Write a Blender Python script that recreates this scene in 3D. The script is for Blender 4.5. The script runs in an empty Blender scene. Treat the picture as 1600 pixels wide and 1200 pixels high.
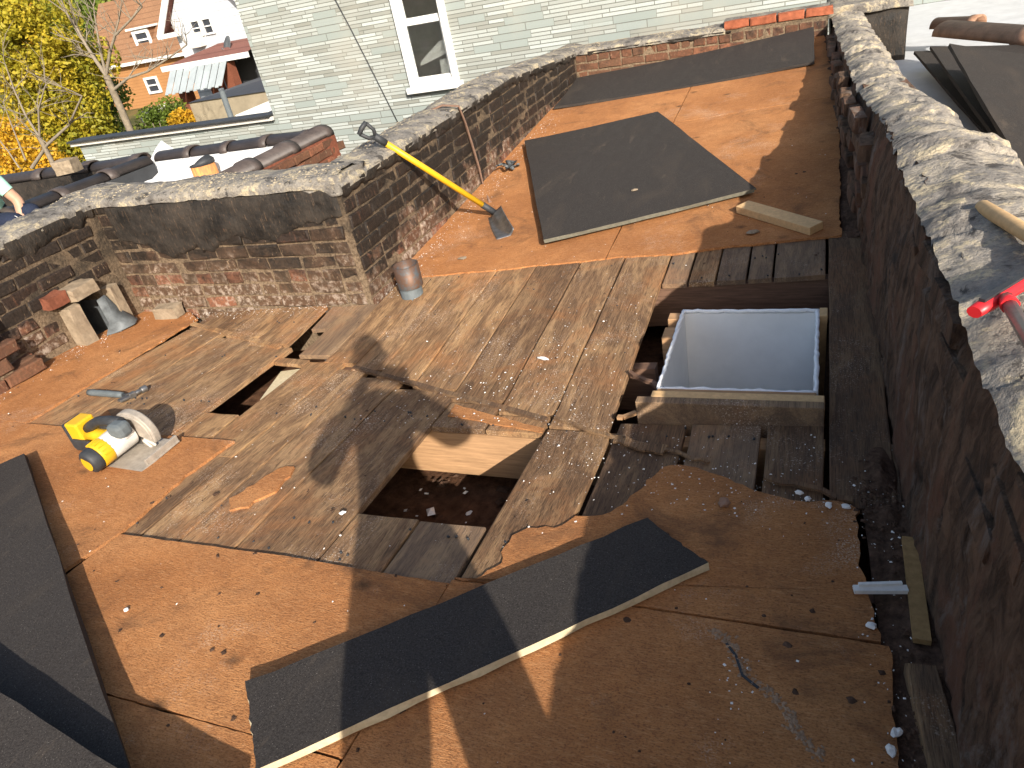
import bpy, bmesh, math, random
import numpy as np
from mathutils import Vector, Matrix, noise as mnoise, geometry

random.seed(7)
scene = bpy.context.scene
rad = math.radians

# ---------------------------------------------------------------- camera
FPX = 1128.5
RW = np.array([[0.9253162250503932, 0.03241302962039386, -0.37780852183257774],
               [0.33384260028416096, -0.5421396441764195, 0.7711249733005509],
               [-0.1798304809925165, -0.839663028674654, -0.5124714590910476]])
CAMP = np.array([0.0, 0.0, 1.5])
cam_data = bpy.data.cameras.new("camera")
cam = bpy.data.objects.new("camera", cam_data)
scene.collection.objects.link(cam)
cam_data.sensor_fit = 'HORIZONTAL'
cam_data.sensor_width = 36.0
cam_data.lens = FPX / 1600 * 36.0
cam_data.clip_start = 0.02
cam_data.clip_end = 1500
rot = Matrix(((RW[0][0], -RW[0][1], -RW[0][2]), (RW[1][0], -RW[1][1], -RW[1][2]), (RW[2][0], -RW[2][1], -RW[2][2])))
cam.matrix_world = Matrix.Translation(CAMP) @ rot.to_4x4()
scene.camera = cam

# ---------------------------------------------------------------- light
SUN_EL, SUN_AZ = rad(27.0), rad(37.5)      # azimuth from -y towards +x
SUN = Vector((math.sin(SUN_AZ) * math.cos(SUN_EL), -math.cos(SUN_AZ) * math.cos(SUN_EL), math.sin(SUN_EL)))
world = bpy.data.worlds.new("World")
scene.world = world
world.use_nodes = True
wn = world.node_tree
sky = wn.nodes.new('ShaderNodeTexSky')
sky.sky_type = 'NISHITA'
sky.sun_disc = False
sky.sun_elevation = SUN_EL
sky.sun_rotation = math.atan2(SUN.x, SUN.y)
sky.altitude = 300
sky.air_density = 1.0
sky.dust_density = 3.0
sky.ozone_density = 0.4
wn.links.new(sky.outputs[0], wn.nodes['Background'].inputs[0])
wn.nodes['Background'].inputs[1].default_value = 0.125
sd = bpy.data.lights.new("sun", 'SUN')
sd.energy = 5.0
sd.angle = rad(0.53)
sd.color = (1.0, 0.93, 0.83)
so = bpy.data.objects.new("sun", sd)
scene.collection.objects.link(so)
so.location = SUN * 60
so.rotation_euler = (-SUN).to_track_quat('-Z', 'Y').to_euler()
scene.view_settings.view_transform = 'Standard'
scene.view_settings.look = 'None'
scene.view_settings.gamma = 1.0
scene.view_settings.exposure = 0.80
scene.view_settings.use_curve_mapping = False

# ---------------------------------------------------------------- pixel helpers (photo pixels, 1600x1200)
N1 = np.array([0.00377059, 0.08197667, 0.99662712]); D1 = -1.35564951
N2 = np.array([-0.04392223, -0.05377762, 0.99758649]); D2 = -1.59935670
def pray(px, py): return RW @ np.array([px - 800.0, py - 600.0, FPX])
def zroof(x, y):
    z1 = (D1 - N1[0] * x - N1[1] * y) / N1[2]; z2 = (D2 - N2[0] * x - N2[1] * y) / N2[2]
    return 1.5 + max(z1, z2)
def G(px, py, h=0.0):
    r = pray(px, py)
    t = min(k for k in ((D1 + h) / (N1 @ r), (D2 + h) / (N2 @ r)) if k > 0)
    return Vector(CAMP + r * t)
def onY(px, py, Y):
    r = pray(px, py); return Vector(CAMP + r * (Y / r[1]))
def onX(px, py, X):
    r = pray(px, py); return Vector(CAMP + r * (X / r[0]))
def onZ(px, py, z):
    r = pray(px, py); return Vector(CAMP + r * ((z - 1.5) / r[2]))
def nrm_at(x, y):
    z1 = (D1 - N1[0] * x - N1[1] * y) / N1[2]; z2 = (D2 - N2[0] * x - N2[1] * y) / N2[2]
    return Vector(N1 if z1 > z2 else N2)

# ---------------------------------------------------------------- object helpers
COL = scene.collection
def props(o, label=None, cat=None, group=None, kind=None):
    if label: o['label'] = label
    if cat: o['category'] = cat
    if group: o['group'] = group
    if kind: o['kind'] = kind
    return o
def attach(o, parent):
    if parent is not None:
        o.parent = parent
        o.matrix_parent_inverse = WM(parent).inverted()
    return o
def WM(o):
    m = o.matrix_basis.copy()
    if o.parent is not None:
        m = WM(o.parent) @ o.matrix_parent_inverse @ m
    return m
def thing(name, label, cat, loc, group=None):
    o = bpy.data.objects.new(name, None)
    o.empty_display_size = 0.1
    o.location = loc
    COL.objects.link(o)
    return props(o, label, cat, group)
def mesh_data(name, verts, faces, mat=None, smooth=False):
    me = bpy.data.meshes.new(name)
    me.from_pydata([tuple(v) for v in verts], [], faces)
    if mat is not None:
        for m in (mat if isinstance(mat, (list, tuple)) else [mat]): me.materials.append(m)
    if smooth: me.polygons.foreach_set('use_smooth', [True] * len(me.polygons))
    me.update()
    return me
def obj(name, me, parent=None, loc=None, rot=None):
    o = bpy.data.objects.new(name, me)
    COL.objects.link(o)
    if loc is not None: o.location = loc
    if rot is not None: o.rotation_euler = rot
    return attach(o, parent)

class MB:
    """collects shapes into one mesh"""
    def __init__(self): self.v = []; self.f = []; self.mi = []; self.sm = []
    def add(self, vs, fs, mi=0, sm=False):
        b = len(self.v); self.v += [Vector(q) for q in vs]
        for q in fs: self.f.append([b + i for i in q]); self.mi.append(mi); self.sm.append(sm)
        return self
    def box(self, c, d, axes=None, mi=0, taper=1.0):
        c = Vector(c); ax = axes or (Vector((1, 0, 0)), Vector((0, 1, 0)), Vector((0, 0, 1)))
        vs = []
        for k in (-.5, .5):
            for j in (-.5, .5):
                for i in (-.5, .5):
                    s = taper if k > 0 else 1.0
                    vs.append(c + ax[0] * (d[0] * i * s) + ax[1] * (d[1] * j * s) + ax[2] * (d[2] * k))
        return self.add(vs, [(0, 2, 3, 1), (4, 5, 7, 6), (0, 1, 5, 4), (2, 6, 7, 3), (0, 4, 6, 2), (1, 3, 7, 5)], mi)
    def beam(self, a, b, w, h, upv=(0, 0, 1), mi=0):
        a = Vector(a); b = Vector(b); x = (b - a); L = x.length; x.normalize()
        u = Vector(upv); y = u.cross(x)
        if y.length < 1e-4: y = Vector((0, 1, 0)).cross(x)
        y.normalize(); z = x.cross(y)
        return self.box((a + b) / 2, (L, w, h), (x, y, z), mi)
    def prism(self, poly, dv, mi=0, mi_side=None):
        """poly: list of 3D points (top), dv: offset to the bottom ring"""
        n_ = len(poly); dv = Vector(dv)
        top = [Vector(q) for q in poly]; vs = top + [q + dv for q in top]
        b = len(self.v); self.v += vs
        self.f.append([b + i for i in range(n_)]); self.mi.append(mi); self.sm.append(False)
        self.f.append([b + n_ + i for i in reversed(range(n_))]); self.mi.append(mi); self.sm.append(False)
        for i in range(n_):
            j = (i + 1) % n_
            self.f.append([b + i, b + n_ + i, b + n_ + j, b + j]); self.mi.append(mi if mi_side is None else mi_side); self.sm.append(False)
        return self
    def tube(self, pts, radii, seg=10, mi=0, cap=True, sm=True, flat=1.0, upv=(0, 0, 1)):
        pts = [Vector(q) for q in pts]
        if not isinstance(radii, (list, tuple)): radii = [radii] * len(pts)
        b = len(self.v); prev = None
        for i, q in enumerate(pts):
            t = (pts[min(i + 1, len(pts) - 1)] - pts[max(i - 1, 0)]).normalized()
            if prev is None:
                u = Vector(upv) - t * t.dot(Vector(upv))
                if u.length < 1e-3: u = Vector((1, 0, 0)) - t * t.x
            else:
                u = prev - t * t.dot(prev)
            u.normalize(); prev = u; w = t.cross(u)
            for k in range(seg):
                a = 2 * math.pi * k / seg
                self.v.append(q + (u * math.cos(a) * flat + w * math.sin(a)) * radii[i])
        for i in range(len(pts) - 1):
            for k in range(seg):
                k2 = (k + 1) % seg
                self.f.append([b + i * seg + k, b + i * seg + k2, b + (i + 1) * seg + k2, b + (i + 1) * seg + k]); self.mi.append(mi); self.sm.append(sm)
        if cap:
            self.f.append([b + k for k in reversed(range(seg))]); self.mi.append(mi); self.sm.append(False)
            e = b + (len(pts) - 1) * seg
            self.f.append([e + k for k in range(seg)]); self.mi.append(mi); self.sm.append(False)
        return self
    def disc_ring(self, c, axis, r0, r1, th, seg=20, a0=0, a1=2 * math.pi, upv=(0, 0, 1), mi=0):
        """annular sector plate"""
        ax = Vector(axis).normalized(); u = Vector(upv) - ax * ax.dot(Vector(upv)); u.normalize(); w = ax.cross(u); c = Vector(c)
        b = len(self.v); n_ = seg + 1
        for i in range(n_):
            a = a0 + (a1 - a0) * i / seg; d = u * math.cos(a) + w * math.sin(a)
            for r, h in ((r0, -th / 2), (r1, -th / 2), (r1, th / 2), (r0, th / 2)): self.v.append(c + d * r + ax * h)
        for i in range(seg):
            for k in range(4):
                k2 = (k + 1) % 4
                self.f.append([b + i * 4 + k, b + i * 4 + k2, b + (i + 1) * 4 + k2, b + (i + 1) * 4 + k]); self.mi.append(mi); self.sm.append(False)
        self.f.append([b + 3, b + 2, b + 1, b]); self.mi.append(mi); self.sm.append(False)
        e = b + seg * 4
        self.f.append([e, e + 1, e + 2, e + 3]); self.mi.append(mi); self.sm.append(False)
        return self
    def ball(self, c, r, seg=10, ring=6, mi=0):
        c = Vector(c); r = Vector(r) if not isinstance(r, (int, float)) else Vector((r, r, r))
        b = len(self.v)
        self.v.append(c + Vector((0, 0, r.z)))
        for i in range(1, ring):
            t = math.pi * i / ring
            for k in range(seg):
                a = 2 * math.pi * k / seg
                self.v.append(c + Vector((r.x * math.sin(t) * math.cos(a), r.y * math.sin(t) * math.sin(a), r.z * math.cos(t))))
        self.v.append(c - Vector((0, 0, r.z))); e = len(self.v) - 1
        for k in range(seg):
            k2 = (k + 1) % seg
            self.f.append([b, b + 1 + k, b + 1 + k2]); self.mi.append(mi); self.sm.append(True)
            for i in range(ring - 2):
                q = b + 1 + i * seg
                self.f.append([q + k, q + seg + k, q + seg + k2, q + k2]); self.mi.append(mi); self.sm.append(True)
            q = b + 1 + (ring - 2) * seg
            self.f.append([q + k, e, q + k2]); self.mi.append(mi); self.sm.append(True)
        return self
    def build(self, name, mat, parent=None, bevel=0.0):
        me = mesh_data(name, self.v, self.f, mat)
        me.polygons.foreach_set('material_index', self.mi)
        me.polygons.foreach_set('use_smooth', self.sm)
        o = obj(name, me, parent)
        if bevel > 0:
            m = o.modifiers.new('bevel', 'BEVEL'); m.width = bevel; m.segments = 2; m.limit_method = 'ANGLE'; m.angle_limit = rad(40)
        return o

def fbm(p, s, oct=4, seed=0.0):
    v = 0; a = 1; t = 0
    p = Vector(p) * s + Vector((seed, seed * 1.7, -seed))
    for _ in range(oct):
        v += a * mnoise.noise(p); t += a; a *= .5; p = p * 2.03
    return v / t

def sheet(name, nu, nv, fn, mat, parent=None, smooth=True, close_u=False):
    """grid surface: fn(u,v)->Vector"""
    vs = [fn(i / (nu - (0 if close_u else 1)), j / (nv - 1)) for j in range(nv) for i in range(nu)]
    fs = []
    for j in range(nv - 1):
        for i in range(nu if close_u else nu - 1):
            i2 = (i + 1) % nu
            fs.append((j * nu + i, j * nu + i2, (j + 1) * nu + i2, (j + 1) * nu + i))
    return obj(name, mesh_data(name, vs, fs, mat, smooth), parent)

# ---------------------------------------------------------------- materials
class NT:
    def __init__(self, name, rough=0.8, spec=0.3):
        self.m = bpy.data.materials.new(name); self.m.use_nodes = True
        self.t = self.m.node_tree; self.b = self.t.nodes['Principled BSDF']
        self.b.inputs['Roughness'].default_value = rough
        self.b.inputs['Specular IOR Level'].default_value = spec
        self._tc = None
    def new(self, ty, **kw):
        nd = self.t.nodes.new(ty)
        for k, v in kw.items(): setattr(nd, k, v)
        return nd
    def L(self, a, b): self.t.links.new(a, b); return self
    def tc(self, k='Object'):
        if self._tc is None: self._tc = self.new('ShaderNodeTexCoord')
        return self._tc.outputs[k]
    def pos(self): return self.new('ShaderNodeNewGeometry').outputs['Position']
    def rnd(self): return self.new('ShaderNodeObjectInfo').outputs['Random']
    def map(self, v, scale=(1, 1, 1), loc=(0, 0, 0), rot=(0, 0, 0)):
        m = self.new('ShaderNodeMapping'); m.inputs['Scale'].default_value = scale; m.inputs['Location'].default_value = loc; m.inputs['Rotation'].default_value = rot
        self.L(v, m.inputs['Vector']); return m.outputs[0]
    def shift(self, v, fac, amount=(37, 17, 5)):
        """offset coordinates by a random number so copies differ"""
        c = self.new('ShaderNodeVectorMath', operation='SCALE'); c.inputs[0].default_value = amount; self.L(fac, c.inputs['Scale'])
        a = self.new('ShaderNodeVectorMath', operation='ADD'); self.L(v, a.inputs[0]); self.L(c.outputs[0], a.inputs[1]); return a.outputs[0]
    def noise(self, v, scale=5, detail=5, rough=.6, dist=0.0):
        n_ = self.new('ShaderNodeTexNoise'); n_.inputs['Scale'].default_value = scale; n_.inputs['Detail'].default_value = detail
        n_.inputs['Roughness'].default_value = rough; n_.inputs['Distortion'].default_value = dist
        self.L(v, n_.inputs['Vector']); return n_.outputs['Fac']
    def vor(self, v, scale=5, out='Distance', feature='F1', rand=1.0):
        n_ = self.new('ShaderNodeTexVoronoi', feature=feature); n_.inputs['Scale'].default_value = scale; n_.inputs['Randomness'].default_value = rand
        self.L(v, n_.inputs['Vector']); return n_.outputs[out]
    def ramp(self, f, stops, interp='LINEAR'):
        r = self.new('ShaderNodeValToRGB'); e = r.color_ramp; e.interpolation = interp
        while len(e.elements) > 1: e.elements.remove(e.elements[-1])
        for i, (p, c) in enumerate(stops):
            el = e.elements[0] if i == 0 else e.elements.new(p)
            el.position = p; el.color = (c, c, c, 1) if isinstance(c, (int, float)) else (*c, 1)
        self.L(f, r.inputs[0]); return r.outputs[0]
    def mix(self, f, a, b, mode='MIX'):
        m = self.new('ShaderNodeMix', data_type='RGBA', blend_type=mode)
        if isinstance(f, (int, float)): m.inputs[0].default_value = f
        else: self.L(f, m.inputs[0])
        for v, i in ((a, 6), (b, 7)):
            if isinstance(v, (tuple, list)): m.inputs[i].default_value = (*v, 1)
            else: self.L(v, m.inputs[i])
        return m.outputs[2]
    def math(self, op, a, b=None, clamp=False):
        m = self.new('ShaderNodeMath', operation=op, use_clamp=clamp)
        for v, i in ((a, 0), (b, 1)):
            if v is None: continue
            if isinstance(v, (int, float)): m.inputs[i].default_value = v
            else: self.L(v, m.inputs[i])
        return m.outputs[0]
    def sep(self, v):
        s = self.new('ShaderNodeSeparateXYZ'); self.L(v, s.inputs[0]); return s.outputs
    def color(self, c):
        if isinstance(c, (tuple, list)): self.b.inputs['Base Color'].default_value = (*c, 1)
        else: self.L(c, self.b.inputs['Base Color'])
        return self
    def bump(self, h, strength=.5, dist=.01):
        b = self.new('ShaderNodeBump'); b.inputs['Strength'].default_value = strength; b.inputs['Distance'].default_value = dist
        self.L(h, b.inputs['Height']); self.L(b.outputs[0], self.b.inputs['Normal']); return self
    def rough(self, f):
        if isinstance(f, (int, float)): self.b.inputs['Roughness'].default_value = f
        else: self.L(f, self.b.inputs['Roughness'])
        return self

MT = {}
def m_fibre():
    n_ = NT('fibreboard', .95, .1); p = n_.pos()
    fine = n_.noise(n_.map(p, (1, 1.6, 1)), 160, 4, .7)
    fib = n_.noise(n_.map(p, (14, 90, 20), rot=(0, 0, .5)), 3, 4, .65, .6)
    big = n_.noise(p, 1.3, 5, .62, .4)
    mid = n_.noise(p, 9, 5, .65)
    c = n_.ramp(big, [(.3, (.30, .120, .042)), (.5, (.44, .188, .068)), (.68, (.53, .25, .098))])
    c = n_.mix(n_.ramp(mid, [(.38, .0), (.62, .55)]), c, (.30, .128, .052))
    c = n_.mix(n_.ramp(fine, [(.33, .8), (.52, 0)]), c, (.14, .056, .026))
    c = n_.mix(n_.ramp(fib, [(.52, 0), (.68, .5)]), c, (.58, .31, .14)); c = n_.mix(n_.ramp(fib, [(.32, .45), (.46, 0)]), c, (.20, .085, .035))
    # damp dark smudges
    sm = n_.noise(n_.map(p, (1, 1, 1), (3, 1, 0)), 2.6, 6, .7, .8)
    c = n_.mix(n_.ramp(sm, [(.54, 0), (.70, .72)]), c, (.12, .062, .034))
    # nail stains
    vd = n_.vor(n_.map(p, (1, 1.3, 1)), 3.2)
    jit = n_.noise(p, 30, 3, .6)
    vd2 = n_.math('ADD', vd, n_.math('MULTIPLY', jit, .10))
    c = n_.mix(n_.ramp(vd2, [(.075, .8), (.17, 0)]), c, (.06, .036, .022))
    # pale dust and sawdust
    du = n_.noise(n_.map(p, (1, 1, 1), (9, 4, 2)), 2.1, 6, .7)
    sp = n_.noise(p, 230, 2, .5)
    c = n_.mix(n_.math('MULTIPLY', n_.ramp(du, [(.56, 0), (.72, .8)]), n_.ramp(sp, [(.5, 0), (.62, 1)])), c, (.62, .47, .34))
    n_.color(c)
    h = n_.math('ADD', n_.math('MULTIPLY', fine, .6), n_.math('ADD', n_.math('MULTIPLY', fib, .35), n_.math('MULTIPLY', mid, .8)))
    n_.bump(h, .8, .007)
    return n_.m
def m_plank(name, dark=0.0, grey=0.0):
    n_ = NT(name, .85, .2); r = n_.rnd(); p = n_.shift(n_.pos(), r)
    grain = n_.noise(n_.map(p, (24, .7, 24)), 5, 6, .66, .35)
    fineg = n_.noise(n_.map(p, (90, 1.4, 90)), 4, 3, .6)
    worn = n_.noise(n_.map(p, (6.0, 1.15, 5)), 2.2, 8, .72, .9)
    wp = n_.pos()
    blot = n_.noise(wp, 2.6, 6, .7, .5)
    base = n_.ramp(grain, [(.28, (.105, .066, .040)), (.5, (.195, .124, .072)), (.72, (.29, .19, .112))])
    c = n_.mix(n_.ramp(worn, [(.48, 0), (.58, .62)]), base, (.41, .28, .155))
    c = n_.mix(n_.ramp(worn, [(.32, .6), (.44, 0)]), c, (.085, .060, .044))
    c = n_.mix(n_.ramp(blot, [(.50, 0), (.66, .6)]), c, (.36, .175, .075))
    c = n_.mix(n_.ramp(fineg, [(.34, .65), (.5, 0)]), c, (.04, .027, .018))
    # white dust speckle
    sp = n_.noise(wp, 190, 2, .5); du = n_.noise(wp, 3.3, 5, .7)
    c = n_.mix(n_.math('MULTIPLY', n_.ramp(du, [(.50, 0), (.66, .9)]), n_.ramp(sp, [(.57, 0), (.65, 1)])), c, (.60, .52, .44))
    tone = n_.ramp(r, [(0, (.72, .70, .70)), (.5, (1, 1, 1)), (1, (1.12, 1.08, 1.0))])
    c = n_.mix(1.0, c, tone, 'MULTIPLY'); c = n_.mix(1.0, c, (1.06, .97, .88), 'MULTIPLY')
    if grey: c = n_.mix(grey, c, (.150, .118, .090))
    if dark: c = n_.mix(dark, c, (.05, .035, .028))
    n_.color(c)
    n_.bump(n_.math('ADD', grain, n_.math('MULTIPLY', fineg, .7)), .6, .005)
    return n_.m
def m_simple(name, col, rough=.8, spec=.3, var=.25, scale=20, bump=.2, bd=.004, metal=0.0, stretch=(1, 1, 1)):
    n_ = NT(name, rough, spec); p = n_.map(n_.pos(), stretch)
    a = n_.noise(p, scale, 6, .65); b = n_.noise(p, scale * .13 + .4, 4, .6)
    k = [max(0, q * (1 - var)) for q in col]; k2 = [min(1, q * (1 + var)) for q in col]
    c = n_.ramp(a, [(.3, tuple(k)), (.7, tuple(k2))])
    c = n_.mix(n_.ramp(b, [(.35, .0), (.7, .5)]), c, tuple(q * (1 - var * .9) for q in col))
    n_.color(c); n_.b.inputs['Metallic'].default_value = metal
    if bump: n_.bump(a, bump, bd)
    return n_.m
def m_blackboard():
    n_ = NT('black_coating', .85, .08); p = n_.pos()
    a = n_.noise(p, 220, 3, .6); b = n_.noise(n_.map(p, (2.5, 1, 1), rot=(0, 0, .5)), 2.2, 6, .7, .4); s = n_.noise(p, 420, 1, .5)
    c = n_.ramp(a, [(.3, (.024, .0205, .0185)), (.7, (.056, .049, .044))])
    c = n_.mix(n_.ramp(b, [(.52, 0), (.72, .4)]), c, (.080, .064, .050)); sm_ = n_.noise(n_.map(p, (5, 1.6, 1), rot=(0, 0, 1.0)), 2.0, 5, .7, .3); c = n_.mix(n_.ramp(sm_, [(.62, 0), (.72, .4)]), c, (.12, .092, .068))
    c = n_.mix(n_.ramp(s, [(.70, 0), (.76, .75)]), c, (.25, .22, .19))
    n_.color(c); n_.bump(a, .35, .002); n_.rough(n_.ramp(b, [(.3, .6), (.7, .85)])); return n_.m
def m_brick(name, tar_z0, tar_z1, tar_max, stain=0.0, low_white=True):
    """red brick under smeared roofing tar; tar thins out below tar_z0..tar_z1 with a ragged edge"""
    n_ = NT(name, .88, .25); r = n_.rnd(); p = n_.pos()
    a = n_.noise(p, 60, 6, .7); b = n_.noise(p, 11, 5, .7, .5); g = n_.noise(p, 4.2, 5, .7, .6)
    base = n_.ramp(r, [(0, (.13, .050, .030)), (.35, (.19, .068, .036)), (.6, (.15, .068, .040)), (.8, (.24, .095, .048)), (1, (.26, .10, .055))])
    base = n_.mix(n_.ramp(a, [(.35, .6), (.6, 0)]), base, (.055, .028, .020))
    base = n_.mix(n_.ramp(b, [(.52, 0), (.68, .8)]), base, (.095, .052, .028))      # brown stain
    if stain: base = n_.mix(n_.math('MULTIPLY', n_.ramp(r, [(.80, 1), (.86, .25)]), n_.ramp(b, [(.30, stain), (.75, stain * .55)])), base, (.066, .045, .026))
    z = n_.sep(p)[2]
    lev = n_.math('ADD', z, n_.math('ADD', n_.math('MULTIPLY', n_.math('SUBTRACT', g, .5), 1.0), n_.math('MULTIPLY', n_.math('SUBTRACT', r, .5), .16)))
    t = n_.new('ShaderNodeMapRange'); t.inputs[1].default_value = tar_z0; t.inputs[2].default_value = tar_z1; t.inputs[3].default_value = 0; t.inputs[4].default_value = tar_max
    n_.L(lev, t.inputs[0])
    drip = n_.noise(n_.map(p, (16, 16, 2.2)), 3, 5, .65)
    tar = n_.math('MULTIPLY', t.outputs[0], n_.ramp(drip, [(.28, .55), (.42, 1)]))
    tc = n_.mix(n_.ramp(a, [(.4, 0), (.7, .6)]), (.010, .0085, .0075), (.040, .032, .025))
    c = n_.mix(tar, base, tc)
    if low_white:
        wl = n_.new('ShaderNodeMapRange'); wl.inputs[1].default_value = .20; wl.inputs[2].default_value = -.06
        n_.L(lev, wl.inputs[0]); w2 = n_.math('MULTIPLY', wl.outputs[0], n_.ramp(n_.noise(p, 26, 4, .7), [(.48, 0), (.62, .75)]))
        c = n_.mix(w2, c, (.36, .29, .23))
    lime = n_.noise(n_.map(p, (9, 9, 3)), 5, 6, .75)
    c = n_.mix(n_.ramp(lime, [(.61, 0), (.70, .7)]), c, (.33, .23, .145))
    n_.color(c); n_.bump(n_.math('ADD', a, n_.math('MULTIPLY', b, 1.5)), .7, .006)
    n_.rough(n_.ramp(tar, [(0, .9), (1, .55)]))
    return n_.m
def m_mortar(name, tar_z0, tar_z1):
    n_ = NT(name, .95, .1); p = n_.pos()
    a = n_.noise(p, 70, 5, .7); b = n_.noise(p, 7, 6, .75); g = n_.noise(p, 4.2, 5, .7, .6)
    c = n_.ramp(a, [(.3, (.075, .050, .030)), (.7, (.26, .19, .125))])
    z = n_.sep(p)[2]
    lev = n_.math('ADD', z, n_.math('MULTIPLY', n_.math('SUBTRACT', g, .5), 1.0))
    t = n_.new('ShaderNodeMapRange'); t.inputs[1].default_value = tar_z0; t.inputs[2].default_value = tar_z1; t.inputs[4].default_value = .9
    n_.L(lev, t.inputs[0])
    tar = n_.math('MULTIPLY', t.outputs[0], n_.ramp(b, [(.38, 1), (.58, .35)]))
    c = n_.mix(tar, c, (.03, .025, .02)); n_.color(c); n_.bump(a, .8, .01); return n_.m
def m_crust(name='coping_mortar', k=1.0):
    n_ = NT(name, .9, .2); p = n_.pos()
    a = n_.noise(p, 75, 6, .75); b = n_.noise(p, 5, 6, .7, .7); d = n_.noise(n_.map(p, (1, 1, 1), (4, 2, 1)), 9, 6, .75, .4); v = n_.vor(p, 60)
    c = n_.ramp(b, [(.34, (.105, .095, .085)), (.5, (.19, .175, .155)), (.64, (.29, .255, .20))])
    c = n_.mix(n_.ramp(d, [(.53, 0), (.60, .85)]), c, (.42, .355, .24))
    c = n_.mix(n_.ramp(d, [(.37, .95), (.44, 0)]), c, (.035, .032, .030))
    c = n_.mix(n_.ramp(a, [(.35, .6), (.5, 0)]), c, (.08, .07, .06))
    if k != 1.0: c = n_.mix(1.0, c, (k, k * .98, k * .95), 'MULTIPLY')
    n_.color(c); n_.bump(n_.math('MULTIPLY', n_.math('ADD', n_.math('MULTIPLY', a, 1.2), n_.math('MULTIPLY', v, .6)), n_.ramp(d, [(.40, .35), (.62, 1.5)])), .6, .008); return n_.m
def m_tarcoat():
    n_ = NT('tar_coat', .65, .25); p = n_.pos()
    a = n_.noise(n_.map(p, (1, 1, .5), rot=(0, .5, 0)), 26, 6, .7); b = n_.noise(p, 6, 5, .7); s = n_.noise(n_.map(p, (60, 60, 8), rot=(.0, .6, .0)), 2, 4, .7)
    c = n_.ramp(b, [(.35, (.010, .009, .008)), (.65, (.036, .029, .023))])
    c = n_.mix(n_.ramp(s, [(.58, 0), (.70, .6)]), c, (.16, .10, .06))
    c = n_.mix(n_.ramp(a, [(.70, 0), (.76, .8)]), c, (.30, .10, .045))
    n_.color(c); n_.rough(n_.ramp(b, [(.3, .55), (.7, .85)])); n_.bump(n_.math('ADD', a, b), .8, .012); return n_.m
def m_party():
    n_ = NT('weathered_wall', .85, .25); p = n_.pos()
    st = n_.noise(n_.map(p, (5, 5, 1.4)), 4, 7, .72, .6); a = n_.noise(p, 60, 6, .75); b = n_.noise(n_.map(p, (1, 1, .6), (5, 3, 2)), 3.6, 6, .7, .7)
    c = n_.ramp(st, [(.3, (.026, .018, .012)), (.46, (.105, .062, .038)), (.62, (.23, .138, .085))])
    c = n_.mix(n_.ramp(b, [(.50, 0), (.60, .8)]), c, (.21, .100, .060))
    c = n_.mix(n_.ramp(b, [(.30, .8), (.42, 0)]), c, (.030, .028, .027))
    lm = n_.noise(n_.map(p, (1, 1, .4), (2, 8, 1)), 6, 7, .75, .8); c = n_.mix(n_.ramp(lm, [(.55, 0), (.64, .8)]), c, (.24, .19, .155)); c = n_.mix(n_.ramp(a, [(.62, 0), (.74, .6)]), c, (.24, .18, .14))
    n_.color(c); n_.bump(n_.math('ADD', n_.math('MULTIPLY', st, 1.6), a), .9, .02); return n_.m
def m_siding():
    """asphalt siding printed with courses of long stones: flat print, so a texture"""
    n_ = NT('stone_print_siding', .9, .15); p = n_.pos(); s = n_.sep(p)
    v = n_.new('ShaderNodeCombineXYZ'); n_.L(s[0], v.inputs[0]); n_.L(s[2], v.inputs[1])
    def brick(w, h, off, mort, loc, c1, c2, cm, fq=2, sq=1.0, sqf=2):
        b = n_.new('ShaderNodeTexBrick'); b.offset = off; b.offset_frequency = fq; b.squash = sq; b.squash_frequency = sqf
        b.inputs['Scale'].default_value = 1; b.inputs['Mortar Size'].default_value = mort; b.inputs['Mortar Smooth'].default_value = .1
        b.inputs['Bias'].default_value = 0; b.inputs['Brick Width'].default_value = w; b.inputs['Row Height'].default_value = h
        b.inputs['Color1'].default_value = (*c1, 1); b.inputs['Color2'].default_value = (*c2, 1); b.inputs['Mortar'].default_value = (*cm, 1)
        n_.L(n_.map(v.outputs[0], loc=loc), b.inputs['Vector']); return b
    mc = (.115, .12, .105)
    A = brick(.60, .104, .37, .0060, (0, 0, 0), (.225, .258, .243), (.31, .345, .33), mc, 3, .72, 2)
    B = brick(.47, .052, .43, .0060, (.21, 0, 0), (.205, .21, .185), (.385, .42, .405), mc, 2, 1.3, 3)
    sel = brick(.60, .104, .37, 0, (0, 0, 0), (0, 0, 0), (1, 1, 1), (0, 0, 0), 3, .72, 2)
    f = n_.ramp(sel.outputs['Color'], [(.26, 0), (.28, 1)])
    c = n_.mix(f, A.outputs['Color'], B.outputs['Color'])
    gr = n_.noise(p, 55, 3, .7); tint = n_.noise(p, .9, 4, .6)
    c = n_.mix(n_.ramp(gr, [(.35, .35), (.55, 0)]), c, (.22, .225, .20))
    c = n_.mix(n_.ramp(tint, [(.5, 0), (.7, .35)]), c, (.33, .31, .26))
    n_.color(c)
    n_.bump(n_.math('MULTIPLY', n_.mix(f, A.outputs['Fac'], B.outputs['Fac']), -1), .4, .006)
    return n_.m
def m_leaf(name, stops, trans=.35):
    n_ = NT(name, .6, .3); r = n_.noise(n_.pos(), .9, 3, .6); r2 = n_.noise(n_.pos(), 23, 1, .5)
    v = n_.math('ADD', n_.math('MULTIPLY', r, .6), n_.math('MULTIPLY', r2, .4))
    c = n_.ramp(v, stops); n_.color(c)
    tr = n_.new('ShaderNodeBsdfTranslucent'); n_.L(c, tr.inputs[0])
    mx = n_.new('ShaderNodeMixShader'); mx.inputs[0].default_value = trans
    n_.L(n_.b.outputs[0], mx.inputs[1]); n_.L(tr.outputs[0], mx.inputs[2]); n_.L(mx.outputs[0], n_.t.nodes['Material Output'].inputs[0])
    return n_.m
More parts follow.
